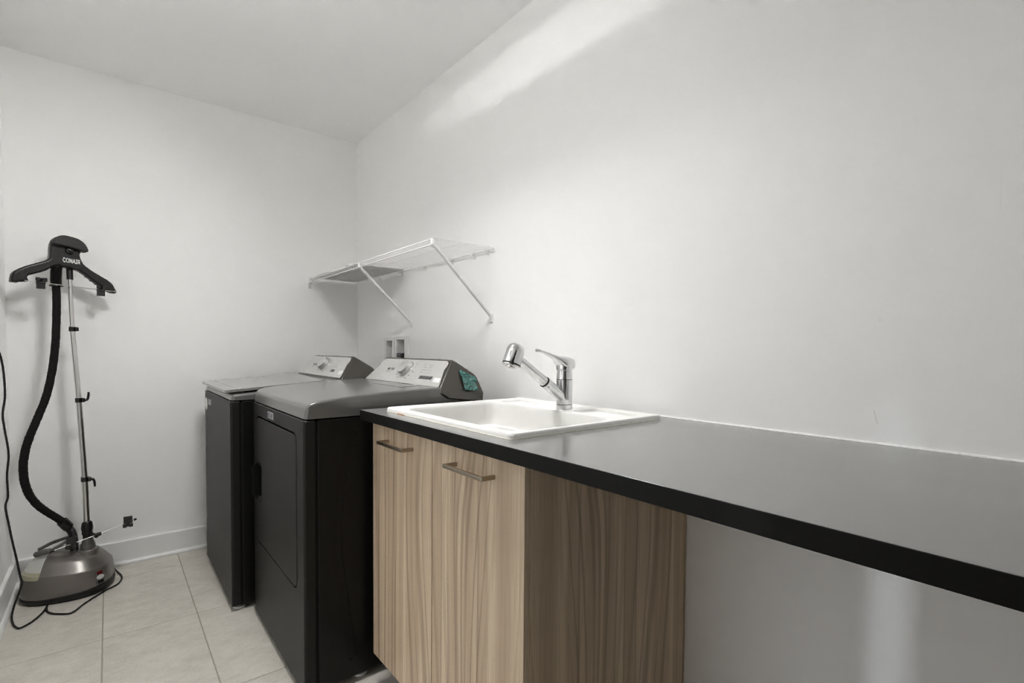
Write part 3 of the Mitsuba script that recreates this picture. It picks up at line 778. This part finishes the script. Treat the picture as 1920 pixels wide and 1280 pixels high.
        put(t + '__lid__hinge_pad', mbox([x0 + 0.06, y0 + 0.05, 0.912], [x0 + 0.37, y1 - 0.05, 0.926]), 'seam_black')
        put(t + '__round_sticker', lathe([(0.0, 0.0), (0.032, 0.0), (0.032, 0.0006), (0.0, 0.0006)], 32, (x0 - 0.0001, y1 - 0.052, 0.823), (-1, 0, 0)), 'print_white', smooth=30, label='round pale sticker')


machine('washing_machine', 0.385, 2.334, 3.030, 'washer')
tag('washing_machine', 'dark grey top loading washing machine in the corner, beyond the dryer', 'washing machine')
machine('clothes_dryer', 0.458, 1.587, 2.272, 'dryer')
tag('clothes_dryer', 'dark grey clothes dryer with a front door, between the washer and the sink cabinet', 'clothes dryer')

# ------------------------------------------------------------------ wire shelf
w = 'wire_shelf'
WX0, WX1, WY0, WY1, WZ = 0.969, 1.262, 1.706, 3.2165, 1.5390
ys = np.arange(WY0 + 0.002, WY1, 0.0262)
for i, y in enumerate(ys):
    pth = [(WX1 + 0.004, y, WZ), (1.10, y, WZ), (WX0 + 0.004, y, WZ), (WX0 + 0.0008, y, WZ - 0.0012), (WX0, y, WZ - 0.005), (WX0, y, WZ - 0.0255)]
    put(f'{w}__' + num('cross_wire', i), tube(pth, 0.00125, 6), 'wire_white', smooth=60)
for i, (x, z, r) in enumerate(((WX0 + 0.0028, WZ - 0.0035, 0.0026), (WX0 + 0.0025, WZ - 0.0250, 0.0028), (1.097, WZ - 0.0030, 0.0023), (WX1, WZ - 0.0038, 0.0030))):
    put(f'{w}__' + num('long_rod', i), tube([(x, WY0 - 0.004, z), (x, 2.4, z), (x, WY1, z)], r, 10), 'wire_white', smooth=60)
for i, (y, top) in enumerate(((1.726, WZ - 0.014), (2.454, WZ - 0.014))):
    k = num('brace', i)
    a, b = np.array([WX0 + 0.003, y - 0.018, WZ - 0.018]), np.array([1.2635, y, 1.258])
    u = (b - a) / np.linalg.norm(b - a)
    put(f'{w}__{k}', tube([a - u * 0.004, a + u * 0.1, b - u * 0.02, b - u * 0.004, b + [0.002, 0, -0.004], b + [0.003, 0, -0.012]], 0.0072, 14), 'wire_white', smooth=50)
    put(f'{w}__{k}__foot_plate', rbox([1.2680, y - 0.009, 1.226], [1.2738, y + 0.009, 1.262], 0.0026, 8), 'wire_white', smooth=35)
    put(f'{w}__{k}__screw', lathe([(0.0, 0.0), (0.0034, 0.0), (0.0028, 0.0016), (0.0, 0.0020)], 12, (1.2681, y, 1.236), (-1, 0, 0)), 'steel', smooth=40)
    put(f'{w}__{k}__hook', rbox([WX0 - 0.003, y - 0.026, WZ - 0.029], [WX0 + 0.012, y - 0.012, WZ - 0.006], 0.003, 8), 'wire_white', smooth=35)
for i, y in enumerate((1.750, 1.855, 2.037, 2.305, 2.565, 2.85)):
    c = cat(rbox([WX1 - 0.006, y - 0.005, WZ - 0.012], [1.2735, y + 0.005, WZ + 0.0045], 0.002, 8), rbox([1.2690, y - 0.0028, WZ - 0.026], [1.2738, y + 0.0028, WZ + 0.017], 0.0015, 8))
    put(f'{w}__' + num('wall_clip', i), c, 'plastic_white', smooth=35)
put(f'{w}__end_bracket', cat(rbox([WX0 - 0.012, 3.196, 1.512], [WX0 + 0.012, 3.2195, 1.552], 0.003, 8), rbox([WX0 - 0.010, 3.2150, 1.478], [WX0 + 0.010, 3.2195, 1.515], 0.002, 8)), 'plastic_white', smooth=35)
put(f'{w}__end_bracket__screw', lathe([(0.0, 0.0), (0.0034, 0.0), (0.0028, 0.0016), (0.0, 0.0020)], 12, (WX0, 3.2152, 1.489), (0, -1, 0)), 'steel', smooth=40)
tag(w, 'white wire shelf on two slanted braces above the washer and dryer', 'shelf')

# thin sheet lying on the far part of the shelf, slightly buckled
nu, nv = 30, 70
U, V = np.meshgrid(np.linspace(0.9745, 1.2545, nu), np.linspace(2.500, 3.193, nv), indexing='ij')
buck = 0.020 * np.exp(-((V - 2.605) / 0.020) ** 2) * np.exp(-((U - 0.998) / 0.022) ** 2) + 0.004 * np.exp(-((V - 2.98) / 0.10) ** 2) * np.exp(-((U - 0.98) / 0.05) ** 2)
P = np.stack([U, V, WZ + 0.0029 + buck], -1).reshape(-1, 3)
idx = np.arange(nu * nv).reshape(nu, nv)
q = np.stack([idx[:-1, :-1].ravel(), idx[1:, :-1].ravel(), idx[1:, 1:].ravel(), idx[:-1, 1:].ravel()], 1)
rim = np.concatenate([idx[:, 0], idx[-1, 1:], idx[-2::-1, -1], idx[0, -2:0:-1]])
o = nu * nv
side = np.stack([rim, rim + o, np.roll(rim, -1) + o, np.roll(rim, -1)], 1)
put('shelf_liner', (np.vstack([P, P - [0, 0, 0.0012]]), np.vstack([q, q[:, ::-1] + o, side])), 'liner_white', smooth=40, label='thin pale liner sheet lying on the far end of the wire shelf', category='shelf liner')

# ------------------------------------------------------------------ washer supply boxes in the wall
for i, (a, b, c, d) in enumerate(BOXES):
    t = num('valve_box', i)
    y0, y1, z1 = ((2.481, 2.651, 1.185), (2.665, 2.801, 1.173))[i]
    fr = rbox([XR - 0.0065, y0, c - 0.02], [XR - 0.0004, y1, z1], 0.002, 8) - mbox([XR - 0.02, a + 0.001, c + 0.001], [XR + 0.02, b - 0.001, d - 0.001])
    put(t + '__frame', fr, 'plastic_white', smooth=30)
    sh = mbox([XR - 0.003, a + 0.0008, c + 0.0008], [XR + 0.088, b - 0.0008, d - 0.0008]) - mbox([XR - 0.01, a + 0.003, c + 0.003], [XR + 0.085, b - 0.003, d - 0.003])
    put(t + '__recess', sh, 'plastic_white')
    tag(t, ('white recessed wall box with a black valve handle, nearer of the two behind the dryer', 'white recessed wall box, farther of the two, with no valve handle in sight')[i], 'wall box')
put('valve_box__valve_handle', cat(rbox([XR - 0.024, 2.500 + 0.040, 1.062], [XR + 0.020, 2.596, 1.086], 0.004, 8), lathe([(0.0, 0.0), (0.006, 0.0), (0.006, 0.07), (0.0, 0.07)], 12, (XR, 2.568, 0.992))), 'plastic_gloss', smooth=35, label='black valve handle')

# ------------------------------------------------------------------ garment steamer
s = 'garment_steamer'
BC = np.array([-0.152, 3.018])
ROT = -0.20
EX, EY = np.array([math.cos(ROT), math.sin(ROT)]), np.array([-math.sin(ROT), math.cos(ROT)])


def base_ring(hx, hy, cx, z, tilt=0.0, e=0.78, n=96):
    a = np.arange(n) * 2 * np.pi / n
    u = np.sign(np.cos(a)) * np.abs(np.cos(a)) ** e * hx + cx
    v_ = np.sign(np.sin(a)) * np.abs(np.sin(a)) ** e * hy
    xy = BC + u[:, None] * EX + v_[:, None] * EY
    return np.c_[xy, z + tilt * u - (0.10 * u * z / 0.2 if z > 0.05 else 0)]


BODY = [(0.156, 0.142, 0.000, 0.026), (0.1575, 0.143, 0.000, 0.045), (0.1565, 0.141, 0.000, 0.072), (0.1540, 0.138, 0.000, 0.096), (0.1505, 0.134, 0.000, 0.116), (0.1490, 0.1325, 0.000, 0.1195), (0.1460, 0.1295, 0.000, 0.123), (0.134, 0.117, 0.000, 0.141), (0.122, 0.105, 0.000, 0.158), (0.115, 0.098, 0.000, 0.166), (0.104, 0.087, 0.000, 0.174), (0.088, 0.072, 0.000, 0.182), (0.062, 0.050, 0.000, 0.189), (0.02, 0.016, 0.0, 0.192)]


def body_loft(grow=0.0):
    c = catmull(np.array([(hx + grow, hy + grow, cx, z + (grow if z > 0.12 else 0)) for hx, hy, cx, z in BODY]), 2)
    return loft([base_ring(hx, hy, cx, z) for hx, hy, cx, z in c])


whole = man(body_loft())


def in_base(poly, z0, z1):
    """Prism over a polygon given along the base's own axes."""
    q = Polygon([tuple(BC + u * EX + v_ * EY) for u, v_ in poly])
    return man(prism(q, 'xy', z0, z1))


# the tank takes the left end; its border slopes
tank_zone = m3.Manifold.batch_hull([m3.Manifold.cylinder(0.6, 0.012, 0.012, 16).rotate([90, 0, 0]).translate([u, 0.3, z]) for u, z in ((-0.25, 0.120), (-0.080, 0.120), (-0.052, 0.30), (-0.25, 0.30))])
Rz = [0, 0, math.degrees(ROT)]
tank_zone = tank_zone.rotate(Rz).translate([BC[0], BC[1], 0])
put(s + '__base_body', whole - tank_zone, 'steamer_grey', smooth=35, label='grey rounded base housing')
tank = man(body_loft(-0.0012)) ^ tank_zone
water_cut = mbox([-1, 2, -1], [1, 4, 0.136])
put(s + '__water_tank', tank - water_cut, 'tank_upper', smooth=35, label='milky removable water tank')
put(s + '__water_tank__water', tank ^ water_cut, 'tank_water', smooth=35, label='yellowish water in the tank')
put(s + '__base_skirt', loft([base_ring(0.140, 0.124, 0.0, 0.0006), base_ring(0.152, 0.137, 0.0, 0.003), base_ring(0.1595, 0.1445, 0.0, 0.012), base_ring(0.1605, 0.1455, 0.0, 0.027, 0.07), base_ring(0.156, 0.140, 0.0, 0.032, 0.07)]), 'plastic_black', smooth=40, label='black base skirt')
PB = np.array([-0.085, 2.980])
put(s + '__pole_socket', lathe([(0.0, 0.150), (0.040, 0.150), (0.040, 0.178), (0.038, 0.186), (0.034, 0.189), (0.0, 0.189)], 40, (PB[0], PB[1], 0)), 'steamer_grey', smooth=40)
put(s + '__pole_socket__socket_cone', lathe([(0.0, 0.180), (0.0275, 0.180), (0.028, 0.192), (0.026, 0.208), (0.0205, 0.222), (0.0180, 0.234), (0.0, 0.234)], 40, (PB[0], PB[1], 0)), 'steamer_dark', smooth=40)
put(s + '__tank_handle', cat(tube(catmull([(-0.262, 2.990, 0.196), (-0.235, 2.972, 0.208), (-0.205, 2.962, 0.212)], 6), [0.006] + [0.0125] * 11 + [0.007], 12),
                             tube(catmull([(-0.212, 2.965, 0.210), (-0.185, 2.965, 0.224), (-0.160, 2.968, 0.238), (-0.135, 2.975, 0.247)], 6), 0.0065, 10),
                             tube(catmull([(-0.255, 3.060, 0.196), (-0.205, 3.050, 0.222), (-0.150, 3.035, 0.238)], 6), 0.007, 10)), 'steamer_dark', smooth=50, label='grey handle of the water tank')
# controls on the near right of the base
cdir = BC + 0.132 * EX - 0.086 * EY


def on_base(u, z):
    """Point and outward normal of the base wall at the angle u (degrees) and height z."""
    c = np.array(BODY)
    hx, hy, cx = (np.interp(z, c[:, 3], c[:, k]) for k in range(3))
    a = math.radians(u)
    e = 0.78
    g = lambda b: np.array([np.sign(math.cos(b)) * abs(math.cos(b)) ** e * hx + cx, np.sign(math.sin(b)) * abs(math.sin(b)) ** e * hy])
    p, t = g(a), g(a + 0.01) - g(a - 0.01)
    p, t = BC + p[0] * EX + p[1] * EY, t[0] * EX + t[1] * EY
    t /= np.linalg.norm(t)
    return np.array([p[0], p[1], z]), np.array([t[0], t[1], 0.0]), np.array([t[1], -t[0], 0.0])


def plaque(u, z, loop, thick):
    p, t, nn = on_base(u, z)
    up = np.array([0, 0, 1.0])
    up = up - nn * 0.16
    up /= np.linalg.norm(up)
    nn2 = np.cross(t, up)
    return place(bevel_plate(loop, -0.003, thick, min(0.0008, thick * 0.5), 3), p, t, up, nn2)


ell = np.stack([0.0165 * np.cos(np.arange(40) * 2 * np.pi / 40), 0.0098 * np.sin(np.arange(40) * 2 * np.pi / 40)], 1)
put(s + '__control_plate', plaque(-38, 0.072, rrect(-0.0165, 0.0165, -0.030, 0.030, 0.004, 5), 0.0012), 'steamer_dark', smooth=35)
put(s + '__control_plate__switch', plaque(-38, 0.092, rrect(-0.0115, 0.0115, -0.006, 0.006, 0.002, 5), 0.0030), 'red_lens', smooth=35, label='dark red power switch')
put(s + '__control_plate__emblem', plaque(-38, 0.073, ell, 0.0034), 'emblem_silver', smooth=35, label='oval silver emblem')
put(s + '__control_plate__power_inlet', plaque(-38, 0.053, rrect(-0.012, 0.012, -0.006, 0.006, 0.002, 5), 0.0060), 'plastic_gloss', smooth=35)
# telescopic pole
pole = np.array([(-0.132, 3.060, 1.462), (-0.125, 3.042, 1.187), (-0.107, 3.020, 0.864), (-0.091, 2.996, 0.503), (-0.0865, 2.981, 0.262)])
pz = lambda z: np.array([np.interp(-z, -pole[:, 2], pole[:, 0]), np.interp(-z, -pole[:, 2], pole[:, 1]), z])
for i, (z0, z1, r) in enumerate(((1.180, 1.450, 0.0083), (0.860, 1.200, 0.0095), (0.498, 0.880, 0.0105), (0.262, 0.520, 0.0115))):
    put(s + '__' + num('pole_section', i), tube([pz(z) for z in np.linspace(z0, z1, 5)], r, 24), 'steel', smooth=50)
for i, z in enumerate((1.187, 0.864, 0.503)):
    c, r = pz(z), (0.0095, 0.0105, 0.0115)[i]
    ring = tube([c - [0, 0, 0.010], c, c + [0, 0, 0.010]], r + 0.0035, 24)
    parts = [ring, rbox([c[0] + 0.010, c[1] - 0.022, z - 0.009], [c[0] + 0.022, c[1] + 0.006, z + 0.009], 0.003, 8)]
    if i:
        sg = 1 if i == 1 else -1
        parts.append(tube(catmull([c + [0.014, -0.012, 0], c + [0.028, -0.014, 0.002 * sg], c + [0.033, -0.014, 0.018 * sg], c + [0.034, -0.014, 0.036 * sg]], 6), np.linspace(0.006, 0.004, 19), 8))
    put(s + '__' + num('pole_clamp', i), cat(*parts), 'plastic_gloss', smooth=40, label='black flip clamp on the pole')
put(s + '__pole_top_cap', tube([pz(1.412), pz(1.440), pz(1.463)], 0.0118, 24), 'plastic_black', smooth=40)
cz = pz(0.27)
put(s + '__pole_collar', lathe([(0.0, 0.230), (0.0160, 0.230), (0.0165, 0.252), (0.0195, 0.254), (0.0195, 0.262), (0.0180, 0.267), (0.0205, 0.271), (0.0215, 0.286), (0.0185, 0.306), (0.0130, 0.312), (0.0, 0.312)], 32, (cz[0], cz[1], 0)), 'plastic_black', smooth=40)
# hanger: outline in its own upright plane
O = np.array([-0.1353, 3.0461, 1.400])
HX, HN = np.array([0.9527, 0.304, 0.0]), np.array([0.304, -0.9527, 0.0])
HZ = np.array([0, 0, 1.0])
hang = [[-0.19, -0.0216], [-0.1886, 0.0039], [-0.1835, 0.0179], [-0.1727, 0.0301], [-0.1448, 0.0502], [-0.1123, 0.0673], [-0.079, 0.0847], [-0.0694, 0.0932], [-0.0661, 0.1035], [-0.0644, 0.14], [-0.0616, 0.1586], [-0.0540, 0.1620], [0.0342, 0.1456], [0.0373, 0.1259], [0.0437, 0.1008], [0.0549, 0.082], [0.0826, 0.0595], [0.1181, 0.0374], [0.1423, 0.0224], [0.1581, 0.006], [0.1666, -0.0113], [0.1739, -0.0304], [0.1613, -0.0362], [0.1391, -0.0278], [0.1174, -0.0106], [0.1007, -0.0005], [0.0703, 0.0255], [0.0384, 0.0506], [0.0203, 0.0568], [0.0047, 0.0604], [-0.0195, 0.0627], [-0.0347, 0.0661], [-0.0498, 0.0626], [-0.0627, 0.0537], [-0.084, 0.0368], [-0.1131, 0.0219], [-0.1335, 0.0124], [-0.1396, 0.0048], [-0.1378, -0.0059], [-0.1339, -0.0136], [-0.1618, -0.0182], [-0.1707, -0.0233]]
G = lambda m, off=0.0: place(m, O + HN * off, HX, HZ, HN)
put(s + '__hanger', G(bevel_plate(resample(smooth_closed(hang, 5), 260), -0.020, 0.020, 0.0085, 8)), 'plastic_black', smooth=45, label='black garment hanger top')
ribs = []
for u, z in ((0.058, 0.030), (0.076, 0.014), (0.094, 0.000), (0.112, -0.013)):
    u, z = u + 0.004, z + 0.0045
    ribs.append(G(rbox([u - 0.002, z - 0.006, -0.014], [u + 0.012, z + 0.006, 0.014], 0.002, 6)))
put(s + '__hanger__notch_ribs', cat(*ribs), 'plastic_black', smooth=35)
tm = meshkit.text_mesh('CONAIR', 0.0190, 0.0008, True)
wtx = tm.bounds[1][0] - tm.bounds[0][0]
tm.apply_transform(np.diag([0.0605 / wtx, 1, 1, 1]))
tm.vertices[:, 1] -= 0.055 * (tm.vertices[:, 0])
tm.apply_translation([-0.0235 - tm.bounds[0][0] * 1.0, 0.0860, 0.020])
put(s + '__hanger__lettering', G(tm), 'print_white', label='white lettering on the hanger')
head = [[-0.0602, 0.1685], [-0.0569, 0.1774], [-0.046, 0.1906], [-0.0309, 0.1991], [-0.0135, 0.2011], [0.0151, 0.1967], [0.0329, 0.1901], [0.0486, 0.1772], [0.0576, 0.1614], [0.062, 0.1476], [0.0596, 0.1414], [0.0412, 0.1412], [0.0143, 0.1481], [-0.0143, 0.153], [-0.0402, 0.1554], [-0.053, 0.1559], [-0.0603, 0.1615]]
put(s + '__steam_head', G(bevel_plate(resample(smooth_closed(head, 5), 160), -0.012, 0.045, 0.006, 6)), 'head_grey', smooth=45, label='black steam head resting on the hanger')
hol = [[-0.0174, 0.1905], [-0.005, 0.1886], [0.006, 0.187], [0.02, 0.1857], [-0.0162, 0.1738], [0.0031, 0.1706], [0.0209, 0.1687]]
put(s + '__steam_head__steam_holes', cat(*[G(lathe([(0.0, 0.0449), (0.0024, 0.0449), (0.0024, 0.0454), (0.0, 0.0453)], 12, (u, z, 0))) for u, z in hol]), 'rubber_black', kind='stuff')
put(s + '__steam_head__trigger', G(lathe([(0.0, 0.018), (0.016, 0.018), (0.017, 0.024), (0.0155, 0.029), (0.011, 0.0325), (0.005, 0.034), (0.0, 0.0342)], 28, (0.0015, 0.139, 0))), 'plastic_gloss', smooth=40)
put(s + '__steam_head__neck', tube([O + HX * -0.047 + HZ * 0.17 + HN * 0.004, O + HX * -0.045 + HZ * 0.12 + HN * -0.006, O + HX * -0.0405 + HZ * 0.066 + HN * -0.004], [0.013, 0.016, 0.017], 24), 'plastic_black', smooth=40)
# clip rod under the hanger with two clips
rA, rB = O + HX * -0.150 + HZ * -0.0132 + HN * 0.022, O + HX * 0.172 + HZ * -0.0285 + HN * 0.022
put(s + '__clip_rod', tube([rA, (rA + rB) / 2, rB], 0.0022, 10), 'steel', smooth=50)
for i, (u, z) in enumerate(((-0.0993, -0.0166), (0.1106, -0.0283))):
    jaw = rbox([u - 0.0145, z - 0.0255, -0.006], [u + 0.0145, z + 0.004, 0.006], 0.002, 8)
    bar = rbox([u - 0.0155, z - 0.004, -0.007], [u + 0.0155, z + 0.005, 0.008], 0.002, 8)
    wing = [rbox([u + a - 0.007, z + 0.005, b - 0.003], [u + a + 0.009, z + 0.022, b + 0.003], 0.0028, 8) for a, b in ((-0.012, 0.010), (0.011, 0.010), (0.0, -0.008))]
    put(s + '__' + num('rod_clip', i), G(cat(jaw, bar, *wing), 0.022), 'plastic_gloss', smooth=40, label='black spring clip')
# hose: ribbed stub under the hanger, cloth-covered run, ribbed elbow at the base
hp = catmull([(-0.1735, 3.034, 1.462), (-0.176, 3.033, 1.42), (-0.176, 3.033, 1.382)], 8)


def ribbed(path, r, amp, pitch):
    d = np.r_[0, np.cumsum(np.linalg.norm(np.diff(path, axis=0), axis=1))]
    u = np.arange(0, d[-1], pitch / 6)
    p = np.stack([np.interp(u, d, path[:, k]) for k in range(3)], 1)
    return tube(p, r + amp * np.cos(u / pitch * 2 * np.pi), 24)


put(s + '__hose_cuff', ribbed(hp, 0.0198, 0.0014, 0.0050), 'plastic_black', smooth=60, label='ribbed black hose cuff')
put(s + '__hose_cuff__cuff_flange', lathe([(0.0, -0.003), (0.0225, -0.003), (0.0245, 0.0), (0.0238, 0.003), (0.0, 0.004)], 32, (-0.176, 3.033, 1.378)), 'plastic_gloss', smooth=40)
run = [(-0.176, 3.033, 1.380), (-0.176, 3.040, 1.322), (-0.178, 3.040, 1.226), (-0.183, 3.02, 1.106), (-0.195, 3.0, 0.988), (-0.214, 2.98, 0.885), (-0.241, 2.96, 0.796), (-0.265, 2.94, 0.72), (-0.279, 2.93, 0.656), (-0.284, 2.92, 0.59), (-0.278, 2.92, 0.521), (-0.26, 2.93, 0.459), (-0.232, 2.94, 0.41), (-0.197, 2.96, 0.365), (-0.167, 2.97, 0.329)]
pp = catmull(run, 24)
seg = np.linalg.norm(np.diff(pp, axis=0), axis=1)
dd = np.r_[0, np.cumsum(seg)]
u = np.arange(0, dd[-1], 0.0022)
pp = np.stack([np.interp(u, dd, pp[:, k]) for k in range(3)], 1)
tm = tube(pp, 0.0143, 28)
nn_ = meshkit.fbm(tm.vertices * [60, 60, 120], 3, 3) - 0.5
ctr = np.vstack([np.repeat(pp, 28, 0), pp[0], pp[-1]])
dirv = tm.vertices - ctr
dirv[:-2] /= np.linalg.norm(dirv[:-2], axis=1, keepdims=True)
uu = np.r_[np.repeat(u, 28), 0, 0]
fold = 0.0007 * np.sin(uu / 0.011 * 2 * np.pi + 3 * nn_ * 6) * np.clip((uu - 0.35) / 0.2, 0.15, 1)
tm.vertices += dirv * (nn_ * 0.003 + fold)[:, None]
put(s + '__hose', tm, 'cloth_black', smooth=60, label='black cloth covered steam hose')
e0 = np.array([(-0.170, 2.969, 0.333), (-0.150, 2.979, 0.299)])
put(s + '__hose__hose_coupling', tube([e0[0], e0.mean(0), e0[1]], 0.0205, 24), 'plastic_black', smooth=40)
elbow = catmull([(-0.152, 2.978, 0.302), (-0.139, 2.984, 0.272), (-0.133, 2.986, 0.240), (-0.132, 2.988, 0.205), (-0.132, 2.990, 0.172)], 10)
put(s + '__hose__hose_elbow', ribbed(elbow, 0.0145, 0.0015, 0.0062), 'plastic_black', smooth=60, label='ribbed elbow at the base')
# trouser rod with two clips, resting on the base
qa, qb, qc = np.array([-0.204, 2.900, 0.227]), np.array([-0.050, 2.940, 0.254]), np.array([0.085, 2.980, 0.283])
put(s + '__trouser_rod', tube([qa, qb, qc], 0.0022, 10), 'steel', smooth=50)
put(s + '__trouser_rod__rod_tip', tube([qa - (qb - qa) * 0.02, qa + (qb - qa) * 0.07], 0.0056, 12), 'rubber_black', smooth=40)
put(s + '__trouser_rod__rod_tip_001', tube([qc - (qc - qb) * 0.02, qc + (qc - qb) * 0.05], 0.0050, 12), 'rubber_black', smooth=40)
put(s + '__trouser_rod__rod_holder', cat(tube([qb + [-0.002, -0.002, -0.006], qb + [-0.028, 0.030, 0.002]], 0.0085, 14), tube([qb + [-0.012, -0.003, 0], qb + [0.012, 0.003, 0.001]], 0.0080, 14)), 'plastic_black', smooth=40)
for i, (c, up) in enumerate(((np.array([-0.1378, 2.920, 0.2405]), -1), (np.array([0.0604, 2.973, 0.2780]), 1))):
    jaw = rbox([c[0] - 0.017, c[1] - 0.006, c[2] - 0.004], [c[0] + 0.017, c[1] + 0.006, c[2] + (0.030 if i == 0 else 0.028)], 0.002, 8)
    wing = [rbox([c[0] + a - 0.008, c[1] + b - 0.003, c[2] - 0.022], [c[0] + a + 0.008, c[1] + b + 0.003, c[2] - 0.003], 0.0028, 8) for a, b in ((-0.012, -0.009), (0.010, -0.009), (0.0, 0.008))]
    put(s + '__' + num('rod_clip', 2 + i), cat(jaw, *wing), 'plastic_gloss', smooth=40, label='black spring clip on the low rod')
# power cord
cord = [(-0.350, 2.780, 1.125), (-0.335, 2.812, 1.092), (-0.327, 2.845, 1.019), (-0.324, 2.85, 0.912), (-0.331, 2.845, 0.838), (-0.328, 2.845, 0.783), (-0.318, 2.85, 0.674), (-0.324, 2.85, 0.588), (-0.323, 2.85, 0.501), (-0.330, 2.845, 0.460), (-0.322, 2.85, 0.380), (-0.312, 2.85, 0.301), (-0.304, 2.845, 0.252), (-0.291, 2.838, 0.160), (-0.287, 2.836, 0.140),
        (-0.299, 2.838, 0.092), (-0.312, 2.838, 0.050), (-0.318, 2.826, 0.014), (-0.311, 2.780, 0.005), (-0.301, 2.742, 0.004), (-0.283, 2.714, 0.004), (-0.252, 2.749, 0.004), (-0.229, 2.807, 0.004), (-0.2185, 2.852, 0.006), (-0.2165, 2.872, 0.008), (-0.217, 2.850, 0.0055), (-0.214, 2.822, 0.004), (-0.201, 2.790, 0.004), (-0.172, 2.758, 0.004), (-0.132, 2.741, 0.004), (-0.092, 2.810, 0.004), (-0.031, 2.894, 0.004), (0.017, 2.942, 0.004), (0.034, 3.005, 0.004), (0.030, 3.055, 0.005), (0.018, 3.085, 0.012), (0.004, 3.100, 0.030), (-0.006, 3.085, 0.045)]
put(s + '__power_cord', tube(catmull(cord, 8), 0.0036, 10), 'rubber_black', smooth=60, label='black power cord trailing on the floor and up the left wall')
tag(s, 'upright garment steamer with a grey base, steel pole and black hanger in the left corner', 'garment steamer')
